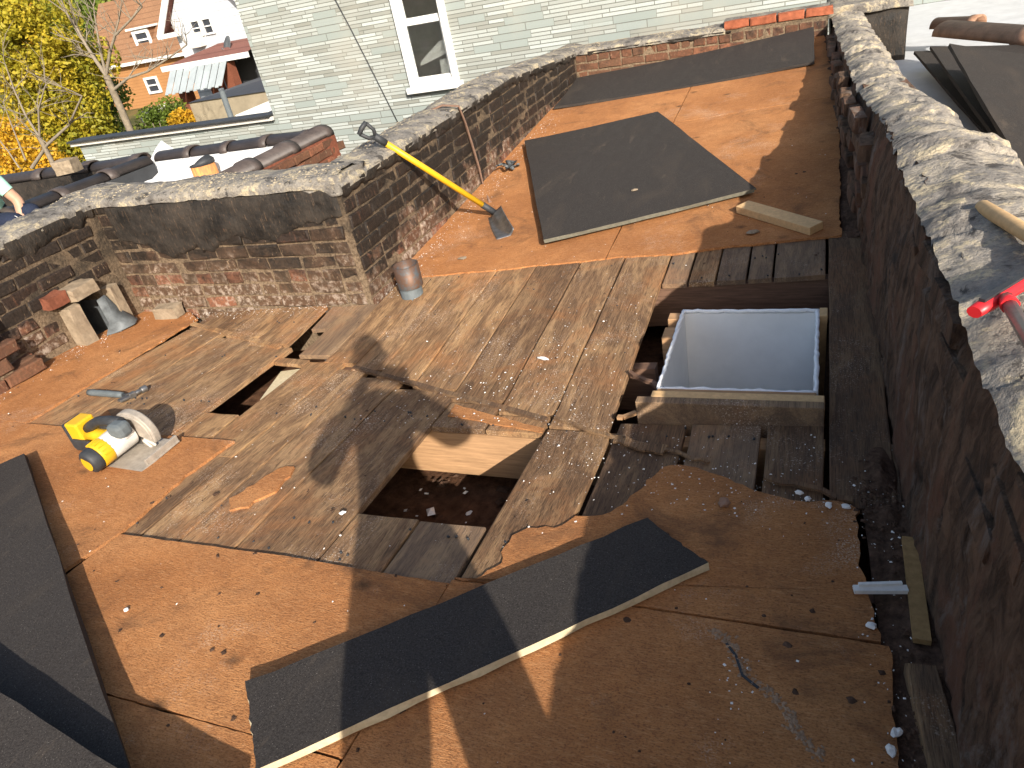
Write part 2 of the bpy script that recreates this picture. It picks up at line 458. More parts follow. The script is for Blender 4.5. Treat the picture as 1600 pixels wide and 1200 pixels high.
def m_shingle(name, c1, c2, rowh, slope_axis='z'):
    n_ = NT(name, .9, .15); p = n_.pos(); s = n_.sep(p)
    row = n_.math('FRACT', n_.math('DIVIDE', s[2], rowh))
    a = n_.noise(n_.map(p, (3, 3, 14)), 2.5, 4, .7); b = n_.noise(p, .5, 4, .6)
    c = n_.ramp(a, [(.35, c1), (.65, c2)]); c = n_.mix(n_.ramp(row, [(0, .75), (.18, 0)]), c, tuple(q * .45 for q in c1))
    c = n_.mix(n_.ramp(b, [(.5, 0), (.7, .4)]), c, tuple(q * .7 for q in c1))
    n_.color(c); n_.bump(row, .3, .02); return n_.m
def m_glass(name='window_glass'):
    n_ = NT(name, .02, .5); n_.color((.80, .84, .84))
    n_.b.inputs['Metallic'].default_value = 0
    n_.b.inputs['Transmission Weight'].default_value = 1.0
    n_.b.inputs['IOR'].default_value = 1.45
    return n_.m

MT['fibre'] = m_fibre()
MT['plank'] = m_plank('old_plank')
MT['plank_grey'] = m_plank('grey_plank', .0, .38)
MT['plank_dark'] = m_plank('dark_plank', .38, 0)
MT['new_wood'] = m_simple('pale_lumber', (.60, .385, .185), .75, .25, .18, 9, .15, .003, stretch=(6, 6, 6))
MT['joist'] = m_simple('joist_lumber', (.40, .235, .12), .8, .2, .3, 6, .3, .004, stretch=(1.2, 10, 14))
MT['old_joist'] = m_simple('old_joist_lumber', (.15, .085, .055), .85, .2, .4, 6, .4, .004, stretch=(1.2, 10, 14))
MT['black'] = m_blackboard()
MT['foam'] = m_simple('board_core', (.52, .44, .29), .95, .1, .2, 60, .6, .004)
MT['board_edge'] = m_simple('grey_board_edge', (.13, .12, .09), .95, .1, .25, 60, .6, .004)
MT['crust'] = m_crust()
MT['crust_pale'] = m_crust('pale_coping_mortar', 1.3)
MT['tarcoat'] = m_tarcoat()
MT['party'] = m_party()
MT['siding'] = m_siding()
MT['dirt'] = m_simple('debris_dirt', (.095, .055, .036), .98, .1, .6, 45, 1.0, .012)
MT['attic'] = m_simple('attic_dirt', (.10, .05, .028), .98, .1, .5, 25, 1.0, .02)
MT['white_paint'] = m_simple('white_paint', (.62, .62, .60), .5, .4, .06, 6, .05)
MT['drywall'] = m_simple('painted_drywall', (.80, .80, .78), .6, .3, .07, 5, .06, .003)
MT['gypsum'] = m_simple('torn_gypsum', (.86, .86, .85), .9, .1, .08, 60, .5, .004)
MT['white_chip'] = m_simple('plaster', (.78, .74, .68), .9, .1, .12, 60, .4, .003)
MT['stone'] = m_simple('pale_stone', (.25, .195, .135), .9, .15, .3, 30, .6, .006)
MT['steel'] = m_simple('worn_steel', (.27, .26, .245), .42, .5, .35, 30, .15, .002, metal=.85)
MT['galv'] = m_simple('galvanised_metal', (.115, .125, .13), .65, .35, .4, 18, .3, .004, metal=.25)
MT['rubber'] = m_simple('black_rubber', (.028, .030, .033), .6, .4, .3, 40, .2, .002)
MT['greyrubber'] = m_simple('grey_rubber', (.10, .115, .12), .65, .3, .2, 40, .2, .002)
MT['yellow'] = m_simple('yellow_plastic', (.60, .34, .012), .45, .45, .10, 12, .05, .001)
MT['red'] = m_simple('red_plastic', (.58, .02, .025), .4, .45, .10, 12, .05, .001)
MT['dusty_white'] = m_simple('dusty_white_casting', (.52, .50, .46), .7, .3, .15, 25, .2, .002)
MT['sandmetal'] = m_simple('dusty_guard_metal', (.36, .315, .26), .6, .4, .25, 30, .15, .002, metal=.3)
MT['membrane'] = m_simple('white_membrane', (.50, .505, .505), .6, .3, .06, 3, .15, .02)
MT['epdm'] = m_simple('black_membrane', (.030, .032, .035), .5, .35, .4, 4, .3, .02)
MT['silver'] = m_simple('silver_roof_coating', (.47, .48, .49), .55, .35, .14, 5, .2, .006)
MT['tile'] = m_simple('dark_coping_tile', (.062, .048, .042), .55, .4, .4, 12, .3, .006)
MT['clay'] = m_simple('clay_tile', (.28, .155, .095), .6, .35, .35, 14, .3, .006)
MT['rope'] = m_simple('brown_strap', (.17, .105, .075), .85, .2, .25, 60, .4, .003)
MT['freshbrick'] = m_simple('fresh_red_brick', (.28, .088, .045), .9, .15, .4, 22, .6, .006)
MT['tan'] = m_simple('tan_fibre', (.33, .20, .085), .95, .1, .25, 50, .5, .004)
MT['redbrick'] = m_simple('plain_red_brick', (.175, .062, .036), .9, .15, .4, 22, .6, .006)
# ================================================================ the roof deck
deck = thing('roof_deck', None, None, (0, 0, 0)); deck['kind'] = 'structure'
SKY = (-.50, .03, 2.20, 2.80)      # skylight shaft x0,x1,y0,y1

def grid_floor(name, x0, x1, y0, y1, st, zf, mat, skip=None, parent=None):
    nx = int((x1 - x0) / st) + 1; ny = int((y1 - y0) / st) + 1
    vs = []; fs = []
    for j in range(ny + 1):
        for i in range(nx + 1):
            x = x0 + (x1 - x0) * i / nx; y = y0 + (y1 - y0) * j / ny
            vs.append((x, y, zf(x, y)))
    for j in range(ny):
        for i in range(nx):
            cx = x0 + (x1 - x0) * (i + .5) / nx; cy = y0 + (y1 - y0) * (j + .5) / ny
            if skip and skip(cx, cy): continue
            a = j * (nx + 1) + i; fs.append((a, a + 1, a + nx + 2, a + nx + 1))
    return obj(name, mesh_data(name, vs, fs, mat, True), parent)
att = grid_floor('attic_floor', -4.3, .5, -3.6, 7.8, .06,
                 lambda x, y: -.36 + .05 * fbm((x, y, 0), 3) + .035 * fbm((x, y, 3), 14),
                 MT['attic'], lambda x, y: SKY[0] - .02 < x < SKY[1] + .02 and SKY[2] - .02 < y < SKY[3] + .02)
att['kind'] = 'structure'

# --- planks: every board a mesh of its own; they run along y and follow the valley in the roof
def plank(x0, x1, y0, y1, mat='plank', th=.024, lift=0.0, gap=.004, parent=None, name='plank', skew=0.0):
    n_ = max(3, int((y1 - y0) / .14) + 1)
    vs = []; sd_ = random.random() * 50
    for i in range(n_ + 1):
        t = i / n_; y = y0 + (y1 - y0) * t
        e0 = x0 + gap + .0035 * mnoise.noise((sd_, y * 5, 0)); e1 = x1 - gap + .0035 * mnoise.noise((sd_ + 9, y * 5, 0))
        dz = lift + .003 * mnoise.noise((sd_ + 3, y * 3, 0)); tw = .003 * mnoise.noise((sd_ + 5, y * 2, 0))
        yo = skew * (1 if i in (0, n_) else 0)
        ya, yb = y - yo, y + yo
        cup = .002
        xm = (e0 + e1) / 2
        ja = (random.random() - .5) * .008 if i in (0, n_) else 0
        jb = (random.random() - .5) * .008 if i in (0, n_) else 0
        z0 = zroof(e0, y) + dz + tw; z1 = zroof(e1, y) + dz - tw; zm = (z0 + z1) / 2 - cup
        vs += [(e0, ya + ja, z0 - .002), (e0 + .004, ya + ja, z0), (xm, y, zm), (e1 - .004, yb + jb, z1), (e1, yb + jb, z1 - .002), (e1, yb + jb, z1 - th), (e0, ya + ja, z0 - th)]
    fs = []
    for i in range(n_):
        for k in range(7):
            k2 = (k + 1) % 7
            fs.append((i * 7 + k, (i + 1) * 7 + k, (i + 1) * 7 + k2, i * 7 + k2))
    fs.append(tuple(range(7))); fs.append(tuple(n_ * 7 + k for k in reversed(range(7))))
    return obj(name, mesh_data(name, vs, fs, MT[mat]), parent or deck)
def foldy(x): return 1.78 - .339 * (x + .1)          # y of the valley line at x

UX = [-2.19, -1.985, -1.81, -1.585, -1.36, -1.115, -.88, -.645]
for i in range(7):
    y0 = max(foldy(UX[i]), foldy(UX[i + 1])) + random.uniform(-.01, .012)
    plank(UX[i], UX[i + 1], foldy((UX[i] + UX[i + 1]) / 2) + .012, 3.5, lift=.006)
VX = [-.645, -.525, -.40, -.265, -.155, .062]
for i in range(5): plank(VX[i], VX[i + 1], 3.09, 3.5, 'plank_grey' if i != 1 else 'plank', gap=.005)
plank(.068, .245, 1.69, 3.5, 'plank_dark', lift=.004)
plank(.205, .262, 1.55, 1.98, 'plank_grey', lift=-.004, skew=.01)
# boards below the skylight cross the valley
for a, b, y0, m in ((-.62, -.375, 1.42, 'plank_dark'), (-.365, -.13, 1.42, 'plank_grey'), (-.12, .06, 1.42, 'plank_dark')):
    plank(a, b, y0, 2.055, m, gap=.006, lift=.002)
# lower field
for a, b in ((-3.42, -3.10), (-3.10, -2.79), (-2.79, -2.492)):
    plank(a, b, 1.65, min(foldy((a + b) / 2), 3.0) - .012, lift=.002)
plank(-2.485, -2.285, 1.65, 1.955, lift=.001)
for a, b in ((-2.28, -2.06), (-2.06, -1.89), (-1.89, -1.66), (-1.66, -1.345)):
    plank(a, b, 1.08 if a > -2.2 else 1.65, foldy((a + b) / 2) - .012, lift=.002)
plank(-2.17, -2.06, 1.08, 1.66, lift=.0015)
for a, b in ((-1.345, -1.115), (-1.115, -.885)):
    plank(a, b, 1.08, 1.425 + random.uniform(-.004, .004), 'plank_grey' if a > -1.2 else 'plank', lift=.001)
    plank(a, b, 1.965, foldy((a + b) / 2) - .012, lift=.002)
plank(-.875, -.63, 1.08, foldy(-.75) - .01, lift=.006)
# small boards by the brick corner, beyond the valley
for a, b in ((-3.42, -3.05), (-3.05, -2.80), (-2.80, -2.545)):
    plank(a, b, foldy((a + b) / 2) + .012, 3.07, lift=.004)
plank(-2.40, -2.19, foldy(-2.3) + .03, 3.07, 'plank_grey', lift=-.004)
plank(-2.52, -2.36, 2.84, 3.07, 'plank_grey', lift=-.010)
# thin cover strips lying along the valley
def strip(a, b, w, h, mat, lift=.0, name='valley_strip', parent=deck):
    mb = MB(); A = Vector(a); B = Vector(b); n_ = 8; pts = []
    for i in range(n_ + 1):
        q = A.lerp(B, i / n_); q.x += random.uniform(-.004, .004); q.z = zroof(q.x, q.y) + lift + h / 2 + random.uniform(-.001, .001); pts.append(q)
    for i in range(n_): mb.beam(pts[i], pts[i + 1], w, h)
    return mb.build(name, MT[mat], parent)
strip((-3.44, foldy(-3.44), 0), (-2.56, foldy(-2.56), 0), .030, .012, 'plank')
strip((-1.98, foldy(-1.98), 0), (-.90, foldy(-.90), 0), .024, .014, 'plank_dark')

# --- fibreboard sheets laid on the planks
def ragged(poly, amp=.004, step=.022, torn=(), tamp=.010):
    out = []; n_ = len(poly)
    for i in range(n_):
        a = Vector((*poly[i][:2], 0)); b = Vector((*poly[(i + 1) % n_][:2], 0)); L = (b - a).length; k = max(1, int(L / step))
        nn = Vector((-(b - a).y, (b - a).x, 0)).normalized(); am = tamp if i in torn else amp
        for j in range(k):
            q = a.lerp(b, j / k)
            if j: q += nn * am * (1.3 * mnoise.noise((q.x * 5, q.y * 5, 1.3)) + .6 * mnoise.noise((q.x * 23, q.y * 23, 7)) + .28 * random.uniform(-1, 1))
            out.append((q.x, q.y))
    return out
def fibre(poly, h=.013, th=.012, torn=(), amp=.003, name='fibre_sheet', tamp=.010):
    pts = [Vector((x, y, zroof(x, y) + h)) for x, y in ragged(poly, amp, .022, torn, tamp)]
    return MB().prism(pts, (0, 0, -th)).build(name, MT['fibre'], deck)
def gxy(px, py): q = G(px, py); return (q.x, q.y)
fibre([(-4.03, 1.757), (-3.385, 1.755), (-3.43, 2.5), (-3.45, 2.97), (-3.60, 3.07), (-4.03, 3.09)], torn=(1, 2))
fibre([(-4.03, -.3), (-2.18, -.3), (-2.172, .97), (-2.135, 1.165), (-2.16, 1.5), (-2.13, 1.748), (-4.03, 1.751)], torn=(3, 4))
fibre([(-2.165, .637), (-.893, .637), (-.889, 1.172), (-1.5, 1.178), (-2.125, 1.162)])
fibre([(-2.17, -.3), (-.9, -.3), (-.897, .629), (-2.165, .629)])
up_ = [gxy(*q) for q in ((1330, 795), (1250, 788), (1180, 772), (1100, 740), (1062, 731), (1035, 735), (1010, 755), (985, 780), (955, 805), (900, 811), (880, 825), (815, 835), (797, 852), (785, 885), (742, 910))]
fibre([(-.885, 1.196), (.17, 1.198)] + up_, torn=range(1, 18), tamp=.018)
fibre([(-.891, -.3), (.195, -.3), (.185, 1.187), (-.887, 1.187)], torn=(1,))
fibre([(-4.03, -3.5), (.30, -3.5), (.30, -.308), (-4.03, -.308)])
fibre([(-2.24, 3.335), (-1.9, 3.335), (-1.31, 3.36), (-.985, 3.385), (-.983, 5.555), (-2.24, 5.52)], torn=(0, 1, 2))
fibre([(-.977, 3.385), (-.64, 3.38), (-.3, 3.42), (.125, 3.44), (.13, 5.63), (-.977, 5.565)], torn=(0, 1, 2, 3))
fibre([(-2.24, 5.53), (-.985, 5.563), (-.985, 7.54), (-2.24, 7.54)])
fibre([(-.977, 5.573), (.13, 5.638), (.04, 7.54), (-.977, 7.54)], torn=(1,))
fibre([gxy(*q) for q in ((360, 801), (390, 795), (433, 771), (457, 741), (449, 732), (407, 754), (360, 782))], torn=range(7), h=.011, th=.009, tamp=.022)
fibre([gxy(*q) for q in ((700, 652), (760, 662), (848, 678), (850, 672), (775, 652), (712, 634))], torn=range(6), h=.008, th=.005)

# --- dirt along the party wall
def dirt(name, x0, x1, y0, y1):
    return sheet(name, 10, int((y1 - y0) / .03), lambda u, v: (lambda x, y: Vector((x, y, zroof(x, y) - .012 + .030 * fbm((x, y, 0), 9) + .02 * abs(fbm((x, y, 5), 30)) + .03 * u)))(
        (x0 + (x1 - x0) * u) - .035 * (y0 + (y1 - y0) * v), y0 + (y1 - y0) * v), MT['dirt'], deck)
dirt('dirt_strip', .215, .335, -.3, 1.72); dirt('dirt_strip', .255, .335, 3.42, 7.5)

# --- nails: a few dark heads standing in the boards (too small to count singly)
mb = MB()
for _ in range(170):
    x = random.uniform(-3.4, .2); y = random.choice((1.22, 1.36, 1.99, 2.04, 2.5, 2.9, 3.12, 3.3)) + random.uniform(-.015, .015)
    if (-1.36 < x < -.87 and 1.42 < y < 1.98) or (x > -.65 and 2.05 < y < 3.1) or (x < -2.25 and y > 3.05) or (-2.5 < x < -2.2 and y > 1.9): continue
    mb.tube([(x, y, zroof(x, y)), (x + random.uniform(-.006, .006), y, zroof(x, y) + random.uniform(.003, .009))], .0038, 6)
props(mb.build('nails', MT['rubber'], deck), kind='stuff')
# --- joists under the boards
def joist(y, x0, x1, mat='old_joist', w=.05, h=.2, top=.026):
    vs = []; n_ = max(1, int((x1 - x0) / .2))
    for i in range(n_ + 1):
        x = x0 + (x1 - x0) * i / n_; z = min(zroof(x, y - w / 2), zroof(x, y + w / 2)) - top
        vs += [(x, y - w / 2, z), (x, y + w / 2, z), (x, y + w / 2, z - h), (x, y - w / 2, z - h)]
    fs = [(i * 4 + k, i * 4 + (k + 1) % 4, i * 4 + 4 + (k + 1) % 4, i * 4 + 4 + k) for i in range(n_) for k in range(4)] + [(3, 2, 1, 0), tuple(n_ * 4 + k for k in range(4))]
    return MB().add(vs, fs).build('joist', MT[mat], deck)
joist(1.38, -4.2, .34); joist(2.0, -2.2, .06, 'joist', .06); joist(3.125, -2.2, .25, 'old_joist', .05)
joist(2.46, -2.15, -.56); joist(.75, -4.2, .34); joist(3.8, -2.2, .25)
joist(4.6, -2.2, .25); joist(5.5, -2.2, .25); joist(6.4, -2.2, .25); joist(-.2, -4.2, .34)
# pale board and dusty lath seen down in the long gap
bl = MB().beam((-2.46, 2.36, -.135), (-2.20, 2.42, -.125), .26, .02).build('loose_board', MT['foam'], deck)
MB().beam((-2.49, 2.49, zroof(-2.4, 2.49) - .012), (-2.29, 2.47, zroof(-2.3, 2.49) - .010), .045, .02).build('cleat', MT['plank'], deck)

# ================================================================ skylight shaft
SX0, SX1, SY0, SY1 = SKY
sk = thing('skylight_shaft', 'white drywall-lined skylight shaft in a timber curb', 'skylight', ((SX0 + SX1) / 2, (SY0 + SY1) / 2, -.9))
zc = .055
def lining(a, b, top=zc - .02):
    return MB().beam((a[0], a[1], (top - .85) / 2), (b[0], b[1], (top - .85) / 2), .013, top + .85).build('drywall_panel', MT['drywall'], sk)
lining((SX0, SY1), (SX1, SY1)); lining((SX0, SY0), (SX0, SY1 - .008)); lining((SX1, SY0), (SX1, SY1 - .008)); lining((SX0 + .008, SY0), (SX1 - .008, SY0))
MB().box(((SX0 + SX1) / 2, (SY0 + SY1) / 2, -.86), (SX1 - SX0 + .02, SY1 - SY0 + .02, .02)).build('diffuser_panel', MT['drywall'], sk)
mb = MB()
def torn_edge(a, b):
    a = Vector(a); b = Vector(b); n_ = 26; pts = [a.lerp(b, i / n_) + Vector((random.uniform(-.003, .003), random.uniform(-.003, .003), random.uniform(-.002, .003))) for i in range(n_ + 1)]
    mb.tube(pts, [random.uniform(.0065, .010) for _ in pts], 6)
zz = zc - .012
torn_edge((SX0, SY0, zz), (SX1, SY0, zz)); torn_edge((SX0, SY1, zz), (SX1, SY1, zz)); torn_edge((SX0, SY0, zz), (SX0, SY1, zz)); torn_edge((SX1, SY0, zz), (SX1, SY1, zz))
mb.build('torn_gypsum_rim', MT['gypsum'], sk)
def cbeam(name, a, b, w, h, m): return MB().beam(a, b, w, h).build(name, MT[m], sk, .003)
cbeam('curb_timber', (-.555, 2.085, .0), (.055, 2.075, .012), .038, .14, 'plank_grey')
cbeam('curb_timber', (-.51, 2.128, .022), (.055, 2.122, .030), .040, .09, 'new_wood')
cbeam('curb_timber', (-.50, 2.172, -.01), (.03, 2.172, -.005), .032, .12, 'joist')
cbeam('curb_stud', (-.532, 2.62, -.5), (-.532, 2.62, .04), .045, .09, 'joist')
cbeam('curb_stud', (-.532, 2.755, -.5), (-.532, 2.755, .045), .045, .06, 'joist')
cbeam('curb_stud', (.052, 2.78, -.5), (.052, 2.78, .05), .03, .07, 'new_wood')
cbeam('curb_stud', (.048, 2.20, -.5), (.048, 2.20, .0), .022, .07, 'joist')
cbeam('curb_timber', (-.535, 2.15, -.16), (-.535, 2.82, -.14), .04, .09, 'old_joist')
cbeam('curb_timber', (-.51, 2.845, -.12), (.04, 2.845, -.11), .05, .10, 'old_joist')

# ================================================================ brick walls
def brick_variants(L, H, Dp, k=7, amp=.0065):
    out = []
    for q in range(k):
        vs = []; c = .007
        def J(x, y, z): return (x + random.uniform(-amp, amp), y + random.uniform(-amp, amp) * .6, z + random.uniform(-amp, amp) * .7)
        for y, ins in ((-Dp, 0), (-.006, 0), (0, c)):
            for x, z in ((-1, -1), (0, -1), (1, -1), (1, 1), (0, 1), (-1, 1)):
                vs.append(J(x * (L / 2 - ins), y, z * (H / 2 - ins)))
        fs = []
        for r in (0, 6):
            for i in range(6): fs.append((r + i, r + (i + 1) % 6, r + 6 + (i + 1) % 6, r + 6 + i))
        fs.append((12, 13, 16, 17)); fs.append((13, 14, 15, 16))
        out.append((vs, fs))
    return out
BV = {}
def brick_mesh(kind, mat):
    key = (kind, mat.name)
    if key not in BV:
        L = {'s': .220, 'h': .105}[kind]
        BV[key] = [mesh_data('brick', v, f, mat) for v, f in brick_variants(L, .067, .06)]
    return random.choice(BV[key])
COURSE, BLEN = .0785, .231
def lay_bricks(th, p0, d, nrm, s0, s1, ztop, bm, zmin=-.3, skip=None, jag=.007):
    """p0: point on the face, d: direction along the wall, nrm: towards the roof"""
    ang = math.atan2(d.y, d.x)
    if d.cross(Vector((0, 0, 1))).dot(nrm) > 0: ang += math.pi      # local +y must look along nrm
    row = 0; z = zmin
    while z < 1.2:
        s = s0; first = True; hdr = row % 6 == 3
        while s < s1 - .07:
            k = 'h' if (hdr or (first and row % 2) or random.random() < .05 or s1 - s < BLEN - .03) else 's'
            stp = BLEN / 2 if k == 'h' else BLEN
            c = s + stp / 2; zc_ = z + COURSE / 2; first = False
            q = p0 + d * c
            if zc_ < ztop(c) - .035 and zc_ > zroof(q.x + nrm.x * .1, q.y + nrm.y * .1) - .05 and not (skip and skip(c, zc_)):
                o = obj('brick', brick_mesh(k, bm), th)
                f_ = .007 + random.uniform(-jag, jag)
                o.location = (q.x + nrm.x * f_, q.y + nrm.y * f_, zc_ + random.uniform(-.003, .003))
                o.rotation_euler = (random.uniform(-.03, .03), random.uniform(-.018, .018), ang + random.uniform(-.03, .03))
                o.matrix_parent_inverse = WM(th).inverted()
            s += stp
        z += COURSE; row += 1
def slab(th, p0, d, nrm, s0, s1, zb, ztop, thick, mat, name='wall_core'):
    n_ = 12; mb = MB(); vs = []
    for i in range(n_ + 1):
        s = s0 + (s1 - s0) * i / n_; q = p0 + d * s
        for off, z in ((0, zb), (0, ztop(s)), (-thick, ztop(s)), (-thick, zb)): vs.append(Vector((q.x + nrm.x * off, q.y + nrm.y * off, z)))
    fs = []
    for i in range(n_):
        for k in range(4): fs.append((i * 4 + k, i * 4 + (k + 1) % 4, (i + 1) * 4 + (k + 1) % 4, (i + 1) * 4 + k))
    fs.append((3, 2, 1, 0)); fs.append(tuple(n_ * 4 + k for k in range(4)))
    mb.add(vs, fs); return mb.build(name, mat, th)
def crust(th, p0, d, nrm, s0, s1, ztop, thick, name='coping', bump=.026, over=.022, seed=0, hump=.022, tile=0.0):
    """weathered coping: a lumpy mortar cap that hangs a little over both faces"""
    L = s1 - s0; nu = max(8, int(L / .022)); prof = []
    nv = 22
    def fn(u, v):
        s = s0 + L * u; q = p0 + d * s; zt = ztop(s)
        w = thick + 2 * over
        if v < .16: off = over; z = zt - .030 + .030 * (v / .16)
        elif v > .84: off = over - w; z = zt - .06 * ((v - .84) / .16)
        else:
            k = (v - .16) / .68; off = over - w * k; z = zt + hump * math.sin(math.pi * k) + .012
        P_ = Vector((q.x + nrm.x * off, q.y + nrm.y * off, z))
        f1 = fbm(P_, 5, 4, seed); f2 = fbm(P_, 22, 3, seed + 4)
        t_ = tile * abs(math.sin(s * math.pi / .31)) ** .5 if tile else 0
        rg = max(0, fbm(P_, 3.2, 2, seed + 9) + .1) * 2.2
        P_ += Vector((nrm.x, nrm.y, 0)) * ((f1 * .6 + f2 * .5 * rg) * bump * (1 if v < .5 else -1))
        P_.z += (f1 * .8 + f2 * .7 * rg) * bump + t_ * .028 * math.sin(math.pi * min(max((v - .16) / .68, 0), 1))
        return P_
    return sheet(name, nu, nv, fn, MT['crust'], th)

mb_black = m_brick('tarred_brick', .03, .20, .97, .7)
mb_mid = m_brick('stained_brick', .02, .36, .95, .95)
mb_red = m_brick('weathered_red_brick', .36, .56, .85, .5, low_white=False)
mm_low = m_mortar('smeared_mortar', .02, .26)
mm_mid = m_mortar('dusty_mortar', .06, .40)
mm_red = m_mortar('old_mortar', .42, .60)
Xv, Yv = Vector((1, 0, 0)), Vector((0, 1, 0))
# back of the light well: runs across, faces the camera
wB = thing('parapet_wall', 'brick parapet beside the vent pipe, its upper half smeared with smooth black tar', 'wall', (-3.1, 3.2, -.1))
topB = lambda s: .645
slab(wB, Vector((-4.32, 3.09, 0)), Xv, -Yv, 0, 2.07 - .001, -1.0, topB, .30, mm_mid)
lay_bricks(wB, Vector((-4.02, 3.09, 0)), Xv, -Yv, 0, 1.76, topB, mb_mid, -.14)
crust(wB, Vector((-4.32, 3.09, 0)), Xv, -Yv, 0, 2.07, topB, .30, seed=1)
def tarfn(u, v):
    x = -3.93 + 1.66 * u
    low = .36 + .10 * fbm((x, 0, 0), 2.2, 3, 3) + .06 * fbm((x, 0, 0), 11, 3, 5) + (.06 if x < -3.3 else 0) * 1
    low -= .10 * math.exp(-((x + 3.55) / .35) ** 2)
    low += .10 * max(0, (x + 2.75) / .5)
    z = low + (.615 - low) * v
    e = math.sin(math.pi * v) ** .3 * math.sin(math.pi * u) ** .15
    return Vector((x, 3.09 - .004 - e * (.022 + .012 * fbm((x, 0, z), 9, 4, 2)), z))
sheet('tar_coat', 90, 34, tarfn, MT['tarcoat'], wB)
# side wall: runs away from the corner
wC = thing('parapet_wall', 'long brick parapet blackened with tar, the shovel leaning on it', 'wall', (-2.4, 5.3, 0))
topC = lambda s: .620 if s < 2.6 else .620 - .15 * min(1, (s - 2.6) / 1.9)
slab(wC, Vector((-2.25, 3.09, 0)), Yv, Xv, .302, 4.75, -1.0, topC, .30, mm_low)
lay_bricks(wC, Vector((-2.25, 3.095, 0)), Yv, Xv, 0, 4.42, topC, mb_black, -.09)
crust(wC, Vector((-2.25, 3.09, 0)), Yv, Xv, .0, 4.80, topC, .30, seed=5, tile=.4)
# far end
wD = thing('parapet_wall', 'low weathered red brick parapet behind the leaning black board', 'wall', (-1.1, 7.7, .2))
topD = lambda s: .475
slab(wD, Vector((-2.25, 7.55, 0)), Xv, -Yv, 0, 2.32, -1.0, topD, .30, mm_red)
lay_bricks(wD, Vector((-2.25, 7.55, 0)), Xv, -Yv, 0, 2.30, topD, mb_red, .13)
crust(wD, Vector((-2.25, 7.55, 0)), Xv, -Yv, 0, 1.45, topD, .30, seed=8, hump=.02, bump=.018)
for i in range(4):        # fresh bricks left bare on top of the far end
    o = obj('brick', brick_mesh('s', MT['freshbrick']), wD); o.location = (-.70 + i * .232, 7.535, .512); o.rotation_euler = (0, random.uniform(-.02, .02), math.pi + random.uniform(-.03, .03)); o.matrix_parent_inverse = WM(wD).inverted()
slab(wD, Vector((-.82, 7.57, 0)), Xv, -Yv, 0, .90, .476, lambda s: .54, .26, MT['crust'], 'mortar_bed')
# left wall with the scupper
wA = thing('parapet_wall', 'dark sooty brick parapet pierced by the metal drain', 'wall', (-4.2, 2.2, 0))
topA = lambda s: .645
SC0, SC1, SCZ = 2.66, 2.86, .20           # drain opening
slab(wA, Vector((-4.02, 0, 0)), Yv, Xv, -3.6, SC0, -1.0, topA, .30, mm_low)
slab(wA, Vector((-4.02, 0, 0)), Yv, Xv, SC1, 3.39, -1.0, topA, .2995, mm_low)
slab(wA, Vector((-4.0205, 0, 0)), Yv, Xv, SC0, SC1, SCZ, topA, .299, mm_low)
lay_bricks(wA, Vector((-4.02, 0, 0)), Yv, Xv, 1.62, 3.05, topA, m_brick('sooty_brick', -.02, .22, .93, .8), -.16, lambda c, z: SC0 - .14 < c < SC1 + .16 and z < SCZ + .06)
crust(wA, Vector((-4.02, 0, 0)), Yv, Xv, -.5, 3.40, topA, .30, seed=11)

# black tar smeared along the top of the inner faces, just under the coping
def tar_lip(th, p0, d, nrm, s0, s1, ztop, seed, depth=.085):
    def fn(u, v):
        s = s0 + (s1 - s0) * u; q = p0 + d * s; zt = ztop(s)
        low = zt - depth * (.75 + .9 * fbm((s, seed, 0), 4, 3, seed) + .5 * fbm((s, seed, 5), 17, 3, seed)); z = low + (zt - .008 - low) * v
        e = math.sin(math.pi * min(1, v * .62)) ** .5
        k = .004 + e * (.020 + .012 * fbm((s, z, seed), 14, 4, seed))
        return Vector((q.x + nrm.x * k, q.y + nrm.y * k, z))
    return sheet('tar_lip', int((s1 - s0) / .018), 9, fn, MT['tarcoat'], th)
tar_lip(wC, Vector((-2.25, 3.09, 0)), Yv, Xv, .0, 4.42, topC, 3)
tar_lip(wA, Vector((-4.02, 0, 0)), Yv, Xv, 1.0, 3.06, topA, 6, .12)
tar_lip(wD, Vector((-2.25, 7.55, 0)), Xv, -Yv, .02, 1.5, topD, 9, .05)
# broken brick pier at the end of the dark wall
pr = thing('brick_pier', 'broken stub of brickwork stepping down from the dark wall', 'wall', (-3.95, 1.9, -.05))
for r in range(6):
    z = zroof(-3.9, 2.1) + .045 + r * COURSE
    ye = 2.27 - .035 * r - (.115 if r % 2 else 0) + random.uniform(-.02, .02)
    for k in range(3):
        for j in range(2):
            o = obj('brick', brick_mesh('s', mb_red if random.random() < .8 else MT['crust']), pr)
            o.location = (-3.885 - j * .062 + random.uniform(-.014, .014) - .006 * r, ye - .11 - k * .233 + j * random.uniform(-.05, .03), z)
            o.rotation_euler = (random.uniform(-.05, .05), random.uniform(-.05, .05), -math.pi / 2 + random.uniform(-.09, .09)); o.matrix_parent_inverse = WM(pr).inverted()
MB().box((-3.955, 1.82, .20), (.085, .60, .46)).build('mortar_core', mm_low, pr)

